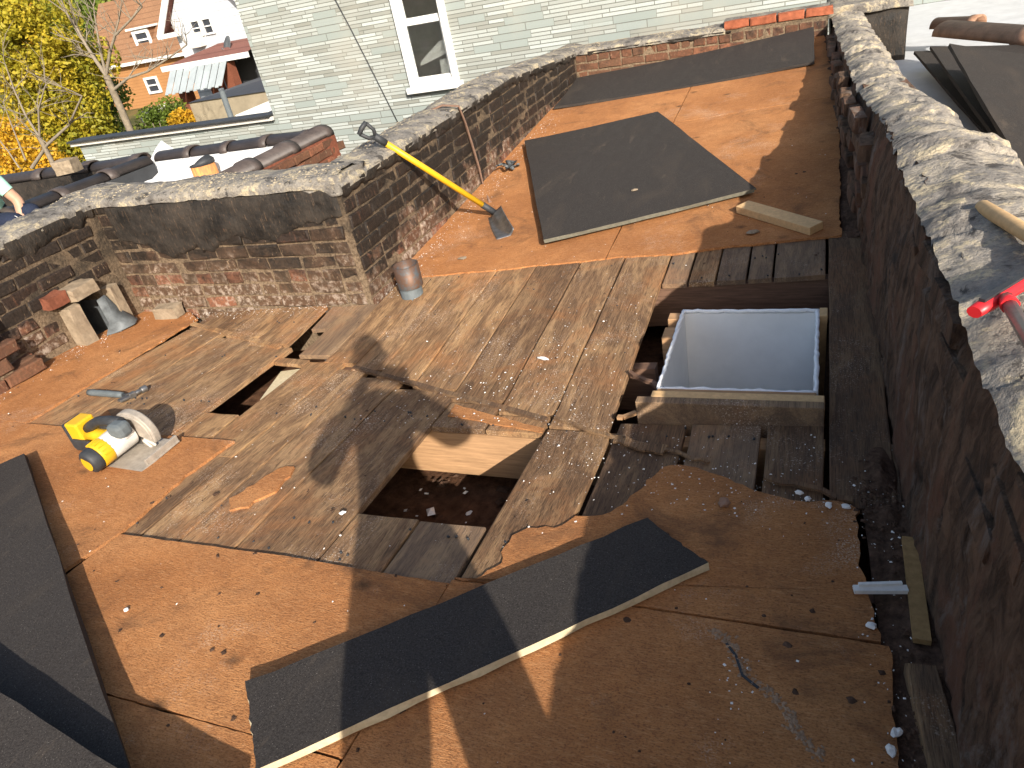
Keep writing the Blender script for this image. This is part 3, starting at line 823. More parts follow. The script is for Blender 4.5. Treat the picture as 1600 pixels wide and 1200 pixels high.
# ---------------------------------------------------------------- drain
dr = thing('roof_drain', 'grey sheet-metal drain spout framed by pale loose bricks in the dark wall', 'drain', (-3.98, 2.76, -.08))
mb = MB(); zb = zroof(-3.9, 2.76)
mb.add([(-4.30, SC0 + .02, zb - .03), (-4.30, SC1 - .02, zb - .03), (-3.93, SC1 - .02, zb + .005), (-3.93, SC0 + .02, zb + .005)], [(0, 1, 2, 3)])
mb.beam((-4.30, SC0 + .012, zb + .07), (-3.965, SC0 + .012, zb + .09), .006, .22)
mb.beam((-4.30, SC1 - .012, zb + .07), (-3.965, SC1 - .012, zb + .09), .006, .22)
mb.build('metal_liner', MT['galv'], dr)
mb = MB()     # bent flap lying in front
mb.add([(-3.99, 2.80, zb + .21), (-3.985, 2.86, zb + .22), (-3.96, 2.90, zb + .10), (-3.88, 2.92, zb + .022), (-3.85, 2.86, zb + .016), (-3.88, 2.76, zb + .016), (-3.93, 2.71, zb + .018), (-3.97, 2.79, zb + .06)],
       [(0, 1, 2, 7), (2, 3, 4, 7), (4, 5, 6, 7)], 0, True)
mb.build('metal_flap', MT['galv'], dr).modifiers.new('s', 'SOLIDIFY').thickness = .004
MB().box((-4.25, 2.76, .05), (.01, .26, .34)).build('throat_shade_panel', MT['rubber'], dr)  # black panel across the drain opening, put in for the shade inside
def lump(name, c, d, rz, mat, par=None, seed=0, amp=.008, ry=0):
    bm = bmesh.new(); bmesh.ops.create_cube(bm, size=1); bmesh.ops.subdivide_edges(bm, edges=bm.edges, cuts=2, use_grid_fill=True)
    for v in bm.verts:
        v.co = Vector((v.co.x * d[0], v.co.y * d[1], v.co.z * d[2])); v.co += Vector((fbm(v.co, 12, 2, seed), fbm(v.co, 12, 2, seed + 5), fbm(v.co, 12, 2, seed + 9))) * amp * 2
    me = bpy.data.meshes.new(name); bm.to_mesh(me); bm.free(); me.materials.append(mat)
    o = obj(name, me); o.location = c; o.rotation_euler = (0, ry, rz)
    return attach(o, par)
lump('brick', (-3.985, SC0 - .045, zb + .135), (.10, .085, .26), 0, MT['stone'], dr, 3)
lump('brick', (-3.965, SC0 + .05, zb + .325), (.12, .17, .07), .03, MT['stone'], dr, 5)
lump('brick', (-3.985, SC1 + .06, zb + .12), (.07, .07, .27), .1, MT['stone'], dr, 8)
lump('brick', (-3.985, SC0 - .10, zb + .335), (.09, .12, .07), 0, MT['redbrick'], dr, 9)
props(lump('loose_brick', (-3.70, 3.005, zroof(-3.7, 3.0) + .052), (.17, .085, .075), .06, MT['stone'], None, 21), 'pale loose brick lying at the wall foot beside the drain', 'brick')

# ---------------------------------------------------------------- party wall
def pwx(y): return .32 - .035 * y
def ptop(y):
    t = .735 + .02 * fbm((0, y, 0), 3) + .012 * fbm((0, y, 0), 14)
    if y < .85: t += .085 * min(1, (.85 - y) / .5)
    if y > 2.62:
        k = min(1, (y - 2.62) / .25); t = t * (1 - k) + k * (.655 + .015 * fbm((0, y, 3), 8))
    if y > 3.3: t -= .16 * min(1, (y - 3.3) / 1.3)
    if y > 5: t -= .04 * min(1, (y - 5) / 2)
    return t
wP = thing('party_wall', 'rough dark party wall with crumbling brown face and grey mortar coping', 'wall', (.5, 2, 0))
def pface(u, v):
    y = -3.6 + 11.3 * u; zb_ = -.6 if False else zroof(.3, y) - .5; zt = ptop(y) - .015
    z = zb_ + (zt - zb_) * v
    p_ = Vector((0, y * .8, z))
    d_ = .014 + .020 * fbm((y * 1.6, z * .7, 0), 3, 4, 1) + .030 * fbm((y * 2.4, z * .7, 2), 7, 4, 2) * (.5 + 1.2 * max(0, fbm((y, z, 9), 2.5, 2))) + .010 * fbm((y, z, 4), 34, 3, 3)
    if y > 3.35: d_ += .035 * min(1, (y - 3.35) / .3)
    edge = .05 * v ** 9
    return Vector((pwx(y) - .012 + d_ + edge, y, z + .02 * fbm((y, 0, 1), 11) * v))
sheet('wall_face', 640, 60, pface, MT['party'], wP)
def pcore(y): return ptop(y) - .03
slab(wP, Vector((.395, 0, 0)), Vector((-.035, 1, 0)), Vector((-1, 0, 0)), -3.6, 7.85, -1.0, pcore, .22, MT['party'])
def pcope(u, v):
    y = -3.6 + 11.4 * u; zt = ptop(y)
    far = min(1, max(0, (y - 2.62) / .3)); w = .33 - .05 * far
    x0 = pwx(y) + .012 + .03 * far
    k = v; x = x0 + w * k
    tile_ = (.5 + .5 * math.sin(y * 2 * math.pi / (.36 if y > 2.7 else .62)))
    arch = math.sin(math.pi * min(max(k * .93 + .07, 0), 1)) ** .7
    crk = abs(math.sin(math.pi * (y + .05 * fbm((y, k, 0), 2.5, 2)) / (.36 if y > 2.7 else .62)))
    z = zt - .045 + .05 * arch - (.020 * max(0, 1 - crk / .07) if crk < .07 else 0) + .018 * tile_ * arch * (1 if y > 2.7 else .8)
    if k > .93: z -= .34 * (k - .93) / .07
    P_ = Vector((x, y, z)); f1 = fbm(P_, 6, 4, 20); f2 = fbm(P_, 26, 4, 25)
    rg = max(0, fbm(P_, 3.1, 3, 31) + .06) * 2.4; P_.z += .026 * f1 + .014 * f2 * rg + .004 * f2; P_.x += .016 * f1 * (1 - k) + .004 * f2
    return P_
sheet('coping', 620, 40, pcope, MT['crust_pale'], wP)
# bricks still telling through the crumbling face
pb_m = m_party(); nrmP = Vector((-1, -.035, 0)).normalized()
for r in range(11):
    z = -.06 + r * .079; y = .35 + (r % 2) * .115
    while y < 7.2:
        if zroof(.25, y) - .02 < z < ptop(y) - .07 and random.random() < .62:
            o = obj('brick', brick_mesh('s', pb_m), wP); rec = random.uniform(-.020, .006) + (.034 if y > 3.45 else 0)
            o.location = (pwx(y) + .014 - .012 + rec * -1 * 1 + .004, y, z + random.uniform(-.006, .006)); o.rotation_euler = (random.uniform(-.09, .09), random.uniform(-.05, .05), math.pi / 2 + .035 + random.uniform(-.08, .08)); o.matrix_parent_inverse = WM(wP).inverted()
        y += .231
# chimney stack at the far end of the party wall
ch = thing('chimney', 'tar-coated square chimney base where the party wall meets the far parapet', 'chimney', (.38, 7.9, .1))
mbc = MB()
def tarbox(name, c, d, par, mat, amp=.02, seed=0, cuts=7):
    bm = bmesh.new(); bmesh.ops.create_cube(bm, size=1); bmesh.ops.subdivide_edges(bm, edges=bm.edges, cuts=cuts, use_grid_fill=True)
    for v in bm.verts:
        v.co = Vector((v.co.x * d[0], v.co.y * d[1], v.co.z * d[2])); v.co += Vector((fbm(v.co, 6, 3, seed), fbm(v.co, 6, 3, seed + 5), fbm(v.co, 6, 3, seed + 9))) * amp
    me = bpy.data.meshes.new(name); bm.to_mesh(me); bm.free(); me.materials.append(mat); me.polygons.foreach_set('use_smooth', [True] * len(me.polygons))
    o = obj(name, me); o.location = c; return attach(o, par)
tarbox('stack', (.40, 8.12, -.10), (.62, .85, 1.1), ch, MT['tarcoat'], .03, 2)
tarbox('cap', (.40, 8.12, .47), (.68, .92, .08), ch, MT['crust'], .03, 6)

# ---------------------------------------------------------------- black-faced insulation boards
def board(name, corners, th, label, group=None, sag=0.0, n_=10, edge='foam', curl=None):
    a, b, c, d = [Vector(q) for q in corners]            # a->b near edge, d->c far edge (top surface)
    nn = (b - a).cross(d - a).normalized()
    if nn.z < 0: nn = -nn
    vs = []; 
    for lay in (0, 1):
        for j in range(n_ + 1):
            for i in range(n_ + 1):
                u, v = i / n_, j / n_
                q = (a * (1 - u) + b * u) * (1 - v) + (d * (1 - u) + c * u) * v
                q = q + nn * (sag * (-(math.sin(math.pi * u) * .6 + math.sin(math.pi * v) * .4)))
                if curl: q = q + nn * curl(u, v)
                if i in (0, n_) or j in (0, n_): q = q + Vector((random.uniform(-.003, .003), random.uniform(-.003, .003), 0))
                vs.append(q - nn * (th * lay))
    fs = []; mi = []; m = n_ + 1; o_ = m * m
    for j in range(n_):
        for i in range(n_):
            q = j * m + i; fs.append((q, q + 1, q + m + 1, q + m)); mi.append(0)
            fs.append((o_ + q + m, o_ + q + m + 1, o_ + q + 1, o_ + q)); mi.append(0)
    ring = [(i, 0) for i in range(n_)] + [(n_, j) for j in range(n_)] + [(i, n_) for i in range(n_, 0, -1)] + [(0, j) for j in range(n_, 0, -1)]
    for k in range(len(ring)):
        i, j = ring[k]; i2, j2 = ring[(k + 1) % len(ring)]
        p, q = j * m + i, j2 * m + i2; fs.append((p, o_ + p, o_ + q, q)); mi.append(1)
    me = mesh_data(name, vs, fs, [MT['black'], MT[edge]]); me.polygons.foreach_set('material_index', mi); 
    o = obj(name, me); props(o, label, 'board', group); return o
# strip across the foreground
q = [G(400, 1203, .045), G(1108, 880, .04), G(1010, 809, .04), G(383, 1066, .045)]
board('insulation_board', [(q[0].x, q[0].y, q[0].z)] + q[1:], .022, 'long narrow black-faced strip with cream cut edge lying across the fibreboard', sag=.004, n_=16)
# board at the left, and another on top of it
a_ = G(200, 1200, .075); b_ = G(38, 708, .060); dirv = (b_ - a_).normalized(); side = Vector((-dirv.y, dirv.x, 0)).normalized()
e_ = a_ - dirv * .9
board('insulation_board', [e_ + side * .75, e_, b_, b_ + side * .62 + dirv * .02], .024, 'wide black-faced sheet propped on a batten, another sheet resting on its end', edge='black', n_=12)
for t in (.15, .95):
    c_ = e_.lerp(b_, t)
    props(MB().beam(c_ + Vector((0, 0, -.024 - .012)) - dirv * 0 + side * .06, c_ + side * .55 + Vector((0, 0, -.036)), .05, .022).build('batten', MT['plank'], None),
          'short batten under the far end of the wide black sheet' if t > .5 else 'short batten under the near end of the wide black sheet', 'batten')
p0 = G(188, 1204, .125); p1 = G(-8, 1075, .125)
dd = (p0 - p1).normalized(); s2 = Vector((dd.y, -dd.x, 0)).normalized()
board('insulation_board', [p1 + s2 * .9 - dd * .2, p0 + s2 * .9 + dd * .32, p0 + dd * .32, p1 - dd * .2], .022, 'black-faced sheet lying crosswise on top of the wide propped sheet', edge='black')
# full sheet in the middle: two boards on each other
cs = [(850, 378), (1178, 295), (1025, 175), (820, 222)]
board('insulation_board', [G(x + 3, y - 1, .022) for x, y in cs], .020, 'lower of two full black sheets stacked in the middle of the deck', 'two sheets stacked on the deck', edge='board_edge', curl=lambda u, v: .0)
board('insulation_board', [G(x, y, .055) for x, y in cs], .020, 'upper of two full black sheets stacked in the middle of the deck, scuffed and dusty', 'two sheets stacked on the deck', edge='board_edge', curl=lambda u, v: .012 * (1 - u) ** 3 + .012 * math.sin(3 * v) * u)
# sheet leaning on the low red wall
t0 = onY(911, 125, 7.50); t1 = onY(1262, 47, 7.50)
board('insulation_board', [G(865, 167, .045), G(1273, 96, .045), t1 + Vector((.05, 0, .02)), t0 + Vector((-.06, 0, .03))], .02, 'long black sheet tilted against the low red brick parapet', sag=.03, edge='black')

# ---------------------------------------------------------------- shovel
K = onX(614, 231, -2.235)
tip = G(793, 373, .0); ferr = G(757, 322, .10)
sh = thing('shovel', 'yellow-handled shovel with black grip leaning on the tarred brick parapet', 'shovel', tip)
grip0 = onX(573, 203, -2.30); 
ax_ = (K - ferr).normalized()
end = ferr + ax_ * .93
MB().tube([ferr, ferr.lerp(end, .5), end - ax_ * .12], [.018, .0185, .018], 12).build('shaft', MT['yellow'], sh)
MB().tube([ferr + ax_ * .02, ferr - ax_ * .10], [.0205, .020], 12).build('socket', MT['rubber'], sh)
sidev = Vector((0, 0, 1)).cross(ax_).normalized(); upn = ax_.cross(sidev)
g0 = end - ax_ * .14; sidev = ax_.cross(g0 - Vector(CAMP)).normalized()
mb = MB(); mb.tube([g0 - ax_ * .03, g0 + ax_ * .05], [.0205, .021], 10)
w = .034
mb.tube([g0 + ax_ * .04, g0 + ax_ * .07 + sidev * w * .8, g0 + ax_ * .125 + sidev * w], [.012, .011, .011], 8)
mb.tube([g0 + ax_ * .04, g0 + ax_ * .07 - sidev * w * .8, g0 + ax_ * .125 - sidev * w], [.012, .011, .011], 8)
mb.tube([g0 + ax_ * .128 + sidev * (w + .006), g0 + ax_ * .132, g0 + ax_ * .128 - sidev * (w + .006)], [.013, .015, .013], 8)
mb.build('grip', MT['rubber'], sh)
bd = (tip - (ferr - ax_ * .10)); L_ = bd.length; bd.normalize()
bs = bd.cross(Vector((0, 0, 1))); bs.normalize(); bs = Matrix.Rotation(rad(38), 3, bd) @ bs; bn = bs.cross(bd)
def blade(u, v):
    s = (u - .5) * 2; wd = .060 + .010 * v
    lift = .030 * (1 - v) * (1 - abs(s)) + .018 * abs(s) ** 2
    q = (ferr - ax_ * .10) + bd * (L_ * (v * .98 + .02 - .03 * (1 - abs(s)) * 0)) + bs * (s * wd) + bn * (lift - .004 + .012 * math.sin(v * 3))
    q.z = max(q.z, zroof(q.x, q.y) + .014); return q
o = sheet('blade', 14, 12, blade, MT['steel'], sh); o.modifiers.new('s', 'SOLIDIFY').thickness = .004

# ---------------------------------------------------------------- lumber and small things on the deck
def lumber(name, a, b, w, h, mat, label, cat, bev=.003):
    return props(MB().beam(a, b, w, h, nrm_at(a[0], a[1])).build(name, MT[mat], None, bev), label, cat)
A, B = G(1160, 323, .035), G(1276, 357, .035)
lumber('wood_offcut', A, B, .085, .040, 'new_wood', 'short pale offcut of framing lumber lying in the shade', 'lumber')
A, B = G(1437, 1046, .015), G(1478, 1200, .015)
lumber('timber', A, A + (B - A) * 2.2, .06, .035, 'plank_dark', 'dark grooved timber lying along the foot of the party wall', 'timber')
A, B = G(1421, 842, .02), G(1441, 1003, .02)
lumber('fibre_offcut', A, B, .035, .014, 'tan', 'narrow tan offcut lying in the dirt against the party wall', 'offcut', 0)
A, B = G(1334, 921, .025), G(1418, 921, .025)
mb = MB(); mb.beam(A, B, .018, .012); mb.beam(A + Vector((.01, .008, .009)), B + Vector((-.012, .008, .009)), .008, .010); lo = mb.build('moulding_piece', MT['white_chip'], None)
props(lo, 'broken piece of white moulding lying near the party wall', 'moulding')
def stick(pa, pb, w, h, label, mat='plank_dark', lift=.006, kink=.01):
    a, b = G(*pa, lift), G(*pb, lift); pts = [a.lerp(b, i / 6) for i in range(7)]
    pts = [Vector((q.x, q.y, max(q.z, zroof(q.x, q.y) + h / 2 + .012))) + Vector((0, random.uniform(-kink, kink) if 0 < i < 6 else 0, 0)) for i, q in enumerate(pts)]
    mb = MB()
    for i in range(6): mb.beam(pts[i], pts[i + 1], w * random.uniform(.75, 1.1), h)
    return props(mb.build('wood_splinter', MT[mat], None), label, 'splinter')
stick((868, 656), (965, 690), .014, .010, 'thin dark splinter lying on the boards just below the skylight curb')
stick((960, 690), (1040, 707), .045, .008, 'broad flat dark splinter of old board between two thin ones')
stick((1040, 706), (1108, 727), .012, .008, 'thin dark splinter pointing from the broad one to the party wall')
stick((1195, 750), (1332, 786), .018, .010, 'long dark splinter at the torn edge of the fibreboard')
stick((965, 652), (1022, 640), .02, .012, 'reddish splinter poking out from the corner of the skylight curb', 'joist', .03)
stick((985, 588), (1038, 615), .018, .014, 'dark splintered lath lying beside the skylight shaft', 'old_joist', .0)
# vent pipe
pc = G(645, 462); pp = thing('vent_pipe', 'short rusty grey metal vent pipe standing in the deck', 'pipe', pc)
mb = MB(); n_ = 20
def ringpipe(mb, c, r0, r1, z0, z1, th=.006, seg=20, mi=0):
    b = len(mb.v)
    for r, z in ((r0, z0), (r1, z1), (r1 - th, z1), (r0 - th, z0 - .0)):
        for k in range(seg):
            a = 2 * math.pi * k / seg; mb.v.append(Vector((c.x + r * math.cos(a), c.y + r * math.sin(a), c.z + z)))
    for i in range(3):
        for k in range(seg):
            k2 = (k + 1) % seg; mb.f.append([b + i * seg + k, b + i * seg + k2, b + (i + 1) * seg + k2, b + (i + 1) * seg + k]); mb.mi.append(mi); mb.sm.append(True)
ringpipe(mb, pc, .062, .060, -.05, .11); mb.build('pipe_foot', MT['greyrubber'], pp)
n2_ = NT('rusty_galvanised', .55, .4); p_ = n2_.pos(); n2_.color(n2_.mix(n2_.ramp(n2_.noise(p_, 16, 5, .7), [(.40, 0), (.55, .9)]), (.085, .095, .10), (.12, .062, .036))); n2_.b.inputs['Metallic'].default_value = .4; MT['rustpipe'] = n2_.m
mb = MB(); ringpipe(mb, pc + Vector((.006, 0, 0)), .069, .070, .06, .185); mb.build('pipe_collar', MT['rustpipe'], pp)
mb = MB(); mb.tube([pc + Vector((.006, 0, .10)), pc + Vector((.006, 0, .105))], .066, 16); mb.build('pipe_plug', MT['galv'], pp)

# strap hanging over the wall
pts = []
for px_, py_ in ((703, 162), (714, 166), (726, 190), (737, 225), (748, 262), (757, 298)):
    pts.append(onX(px_, py_, -2.225))
pts[0] = Vector((-2.50, pts[0].y - .02, .635)); pts.insert(1, Vector((-2.32, pts[1].y - .02, .672))); pts[2].x = -2.215
gq = G(765, 315, .02); pts.append(gq)
props(MB().tube(pts, .017, 8, flat=.45).build('strap', MT['rope'], None), 'brown strap hanging over the tarred parapet beside the shovel', 'strap')
# twisted scrap by the wall foot
mb = MB(); c_ = G(805, 262, .02)
for k in range(4):
    a = random.uniform(0, 6); pts = [c_ + Vector((random.uniform(-.12, .12), random.uniform(-.14, .14), random.uniform(.0, .05))) for _ in range(4)]
    mb.tube(pts, [.012, .016, .014, .008], 6, flat=.5)
props(mb.build('metal_scrap', MT['galv'], None), 'twisted grey metal scrap by the foot of the long tarred parapet', 'scrap')

# ---------------------------------------------------------------- loose chips
def chip(name, px_, py_, d, mat, label, cat, rz=0.0, seed=0, group=None):
    q = G(px_, py_, .013)
    q.z = zroof(q.x, q.y) + .013 + d[2] / 2
    bm = bmesh.new(); bmesh.ops.create_icosphere(bm, subdivisions=2, radius=.5)
    for v in bm.verts:
        w_ = v.co.normalized(); k_ = 1 + .75 * fbm(w_, 1.3, 2, seed * 3.1)
        v.co = Vector((w_.x * d[0] * .55 * k_, w_.y * d[1] * .55 * k_, max(-.35, w_.z) * d[2] * .5 * k_))
    me = bpy.data.meshes.new(name); bm.to_mesh(me); bm.free(); me.materials.append(MT[mat])
    o = obj(name, me); o.location = q; o.rotation_euler = (0, 0, rz)
    return props(o, label, cat, group)
chip('plaster_chip', 849, 562, (.055, .018, .012), 'white_chip', 'flat white plaster chip on the boards left of the skylight', 'chip', -.3, 1)
chip('stone_chip', 1176, 365, (.055, .035, .018), 'stone', 'pinkish grey stone chip in front of the lumber offcut', 'chip', .4, 2)
chip('stone_chip', 992, 310, (.035, .03, .014), 'stone', 'tan stone chip lying on the upper black sheet', 'chip', .1, 3).location.z += .045
chip('stone_chip', 723, 405, (.05, .03, .014), 'stone', 'grey stone chip on the fibreboard between pipe and shovel', 'chip', .4, 4)
chip('rusty_lump', 1131, 790, (.035, .03, .022), 'clay', 'small rusty lump on the torn shaded fibreboard', 'lump', .4, 5)
chip('plaster_chip', 198, 955, (.014, .012, .010), 'white_chip', 'white crumb on bare fibreboard between saw and foreground strip', 'chip', 0, 6)
chip('plaster_chip', 536, 803, (.022, .014, .010), 'white_chip', 'white chip at the near left corner of the square hole', 'chip', .6, 7)
for i, (px_, py_) in enumerate(((1248, 772), (1262, 782), (1295, 792), (1322, 794), (1400, 1148), (1392, 1176), (1360, 920 + 60))):
    chip('plaster_chip', px_, py_, (.022, .016, .013), 'white_chip', 'white plaster crumb at the torn fibreboard edge below the skylight' if i < 4 else ('white plaster crumb near the dark grooved timber' if i < 6 else 'white plaster crumb on the shaded fibreboard near the white moulding'), 'chip', i, 10 + i, 'plaster crumbs below the skylight' if i < 4 else ('plaster crumbs by the timber' if i < 6 else None))
# white insulation crumbs and sawdust: nobody could count them
mb = MB(); rnd = random.Random(3)
def crumb(x, y, s, z=None, mi=0):
    z = zroof(x, y) + .0135 if z is None else z
    a = rnd.uniform(0, 6.28); u = Vector((math.cos(a), math.sin(a), rnd.uniform(-.3, .3))) * s; v = Vector((-math.sin(a), math.cos(a), rnd.uniform(-.3, .3))) * s * rnd.uniform(.4, .9); h = Vector((0, 0, s * rnd.uniform(.3, .7)))
    c = Vector((x, y, z)); mb.add([c - u - v, c + u - v, c + u * .8 + v, c - u + v, c + h], [(0, 1, 4), (1, 2, 4), (2, 3, 4), (3, 0, 4)], mi)
def inhole(x, y): return (-1.36 < x < -.87 and 1.42 < y < 1.98) or (x > -.66 and 2.05 < y < 3.1) or (-2.5 < x < -2.2 and 1.9 < y < 3.1) or (x < -2.2 and y > 3.05) or (-1.45 < x < -.2 and .5 < y < 1.6) and (abs((y - .66) - (x + 1.17) * .94) < .19)
for _ in range(3200):      # along the foot of the left walls and over the boards
    k = rnd.random()
    if k < .30: x = -2.24 + abs(rnd.gauss(0, .10)); y = rnd.uniform(3.1, 6.4)
    elif k < .42: x = rnd.uniform(-3.6, -2.25); y = 3.07 - abs(rnd.gauss(0, .06))
    elif k < .50: x = -4.0 + abs(rnd.gauss(0, .10)); y = rnd.uniform(1.9, 3)
    elif k < .72: x = rnd.gauss(-.95, .45); y = rnd.gauss(2.25, .35)
    elif k < .80: x = rnd.gauss(-.2, .25); y = rnd.gauss(1.75, .12)
    elif k < .86: x = .22 + rnd.gauss(0, .05); y = rnd.uniform(.5, 1.8)
    elif k < .87: x = -.12 + rnd.gauss(0, .03) + .0; y = rnd.uniform(.7, 1.1)
    else: x = rnd.uniform(-3.9, .1); y = rnd.uniform(.4, 5)
    if inhole(x, y): continue
    crumb(x, y, min(.006, abs(rnd.gauss(0, .0013)) + .0009))
props(mb.build('plaster_crumbs', MT['white_chip'], None), 'scattered pale plaster crumbs and sawdust on the deck', 'debris', kind='stuff')
mb = MB()
for _ in range(900):
    k = rnd.random()
    if k < .5: x = .245 + rnd.gauss(0, .035); y = rnd.uniform(.4, 1.75)
    elif k < .7: x = .19 + rnd.gauss(0, .03); y = 1.75 + rnd.gauss(0, .07)
    else: x = rnd.uniform(-3.9, .1); y = rnd.uniform(.4, 5)
    if inhole(x, y): continue
    crumb(x, y, min(.012, abs(rnd.gauss(0, .0035)) + .0012))
props(mb.build('dirt_crumbs', MT['dirt'], None), 'dark dirt crumbs and wood fragments on the deck', 'debris', kind='stuff')
mb = MB()      # rubble down in the attic
for _ in range(400):
    crumb(rnd.uniform(-1.5, .0), rnd.uniform(1.4, 3.1), abs(rnd.gauss(0, .012)) + .003, -.36 + rnd.uniform(-.01, .04), 0 if rnd.random() < .75 else 1)
props(mb.build('attic_rubble', [MT['dirt'], MT['white_chip']], att), kind='stuff')
MB().beam((-1.05, 1.62, -.30), (-.85, 1.70, -.29), .05, .02).build('lath', MT['plank'], att)
lump('rubble_block', (-.72, 2.62, -.20), (.14, .10, .09), .4, MT['stone'], att, 31)

# ---------------------------------------------------------------- crumbling mortar lying on the copings
mb = MB()
def on_top(o, n, pick, smax, s0=.0016):
    me = o.data; k = len(me.vertices)
    for _ in range(n):
        v = me.vertices[rnd.randrange(k)]; q = WM(o) @ v.co
        if v.normal.z < .55 or not pick(q): continue
        crumb(q.x + rnd.uniform(-.01, .01), q.y + rnd.uniform(-.01, .01), min(smax, abs(rnd.gauss(0, smax * .4)) + s0), q.z - .001)
for t_ in (wA, wB, wC, wD, wP):
    for ch_ in t_.children:
        if ch_.name.startswith('coping'):
            if t_ is wP: on_top(ch_, 9000, lambda q: fbm(q, 3.1, 3, 31) > -.02 and q.y > .3, .009)
            else: on_top(ch_, 3600, lambda q: fbm(q, 3.0, 3, 3) > .02 and q.y > 1.5, .010)
props(mb.build('mortar_crumbs', m_simple('crumbled_mortar', (.34, .285, .20), .95, .1, .35, 40, .4, .004), None), 'yellowish crumbs of broken mortar lying on the wall copings', 'debris', kind='stuff')
tarbox('coping_corner', (-2.385, 3.225, .622), (.29, .29, .085), wC, MT['crust'], .03, 14)
# dirt heaped at the end of the long board by the party wall
def mound(name, c, rx, ry, h, mat, par, seed):
    def fn(u, v):
        a = 2 * math.pi * u; r = v; x = c[0] + math.cos(a) * rx * r; y = c[1] + math.sin(a) * ry * r
        return Vector((x, y, zroof(x, y) + .002 + h * (1 - r) ** 1.3 * (1 + .6 * fbm((x, y, 0), 25, 3, seed)) + .008 * abs(fbm((x, y, 2), 60, 2, seed)) - (.004 if v > .98 else 0)))
    return sheet(name, 30, 12, fn, mat, par, True, True)
mound('dirt_heap', (.205, 1.84), .045, .13, .035, MT['dirt'], deck, 2)
mound('dirt_heap', (.215, 1.66), .06, .07, .03, MT['dirt'], deck, 5)
# torn crease in the shaded fibreboard
path = [(1112, 990), (1135, 1005), (1150, 1025), (1160, 1055), (1185, 1075), (1212, 1095), (1230, 1120), (1240, 1140), (1258, 1165), (1285, 1190)]
mb = MB()
for i in range(len(path) - 1):
    for k in range(34):
        t = rnd.random(); px_ = path[i][0] + (path[i + 1][0] - path[i][0]) * t; py_ = path[i][1] + (path[i + 1][1] - path[i][1]) * t
        q = G(px_, py_); crumb(q.x + rnd.gauss(0, .007), q.y + rnd.gauss(0, .007), rnd.uniform(.0015, .0055))
props(mb.build('torn_crease', m_simple('torn_fibre', (.33, .215, .135), .95, .1, .3, 60, .4, .003), deck), kind='stuff')
mb = MB()
for i in range(3, 6):
    a, b = G(*path[i - 2], .0142), G(*path[i - 1], .0142); mb.beam(a, b, .006, .002)
mb.build('crease_slit', MT['rubber'], deck)
# roofing nails with torn dark rims
mb = MB()
for px_, py_ in ((877, 1029), (1077, 1075), (960, 1150), (1230, 1013), (1057, 956), (981, 974), (1168, 922), (1301, 914), (1237, 936), (1194, 968), (1243, 1087), (757, 1105), (630, 1115), (562, 1178), (150, 897), (186, 913), (256, 923), (345, 933), (405, 933), (494, 978), (345, 984), (256, 998), (353, 1024), (191, 990), (266, 1139), (368, 1128), (400, 870), (620, 905), (700, 920), (300, 760), (240, 790), (70, 690), (1040, 840), (1310, 850), (1000, 1180), (1330, 1100)):
    q = G(px_, py_); z0 = zroof(q.x, q.y) + .0132; r = rnd.choice((.003, .004, .005, .007, .009)); ring = []
    for k in range(9): a = k * .698; rr = r * rnd.uniform(.6, 1.35); ring.append((q.x + rr * math.cos(a), q.y + rr * math.sin(a), z0 + rnd.uniform(.0, .0012)))
    mb.add([(q.x, q.y, z0 + .003)] + ring, [(0, 1 + k, 1 + (k + 1) % 9) for k in range(9)])
props(mb.build('roofing_nails', MT['dirt'], deck), kind='stuff')
# ================================================================ circular saw, standing on its shoe
def local(org, fwd, scale=1.0, upv=Vector((0, 0, 1))):
    f_ = Vector(fwd); f_ = (f_ - upv * f_.dot(upv)).normalized(); l_ = upv.cross(f_)
    return lambda x, y, z: org + (f_ * x + l_ * y + upv * z) * scale
so_ = G(203, 708, .013); S = 1.04
LS0 = local(so_, (1, -.04, 0), S)
def LS(x, y, z): return LS0(x, y, z * .80)
fx = (LS0(1, 0, 0) - LS0(0, 0, 0)).normalized(); fy = (LS0(0, 1, 0) - LS0(0, 0, 0)).normalized(); fz = Vector((0, 0, 1))
saw = thing('circular_saw', 'yellow and black cordless circular saw coated in pale dust', 'saw', so_)
def sbox(name, c, d, mat, bev=.006, par=saw, taper=1.0): return MB().box(LS(*c), [q * S for q in d], (fx, fy, fz), 0, taper).build(name, MT[mat], par, bev)
sbox('shoe', (.035, .0, .006), (.28, .20, .006), 'sandmetal', .002)
sbox('shoe', (.165, .02, .022), (.012, .16, .03), 'sandmetal', .002)
g = MB(); c_ = LS(.03, .055, .085)
g.disc_ring(c_, fy, .0, .100 * S, .034 * S, 26, rad(-112), rad(112), fz); guard = g.build('upper_guard', MT['sandmetal'], saw, .006)
g = MB(); g.disc_ring(LS(.03, .055, .085), fy, .076 * S, .092 * S, .045 * S, 26, rad(-104), rad(104), fz); g.build('guard_rim', MT['sandmetal'], guard, .004)
g = MB(); g.disc_ring(LS(.03, .055, .080), fy, .03 * S, .080 * S, .016 * S, 20, rad(62), rad(175), fz); lg = g.build('lower_guard', MT['sandmetal'], saw, .003)
for k in range(4):
    a = rad(80 + 22 * k); q0 = LS(.03 + .04 * math.sin(a), .043, .08 + .04 * math.cos(a)); q1 = LS(.03 + .098 * math.sin(a), .043, .08 + .098 * math.cos(a))
    MB().beam(q0, q1, .008, .006, fy).build('guard_rib', MT['dusty_white'], lg)
g = MB(); g.disc_ring(LS(.03, .052, .078), fy, .008, .066 * S, .003, 28, 0, 2 * math.pi, fz); g.build('blade', MT['steel'], saw)
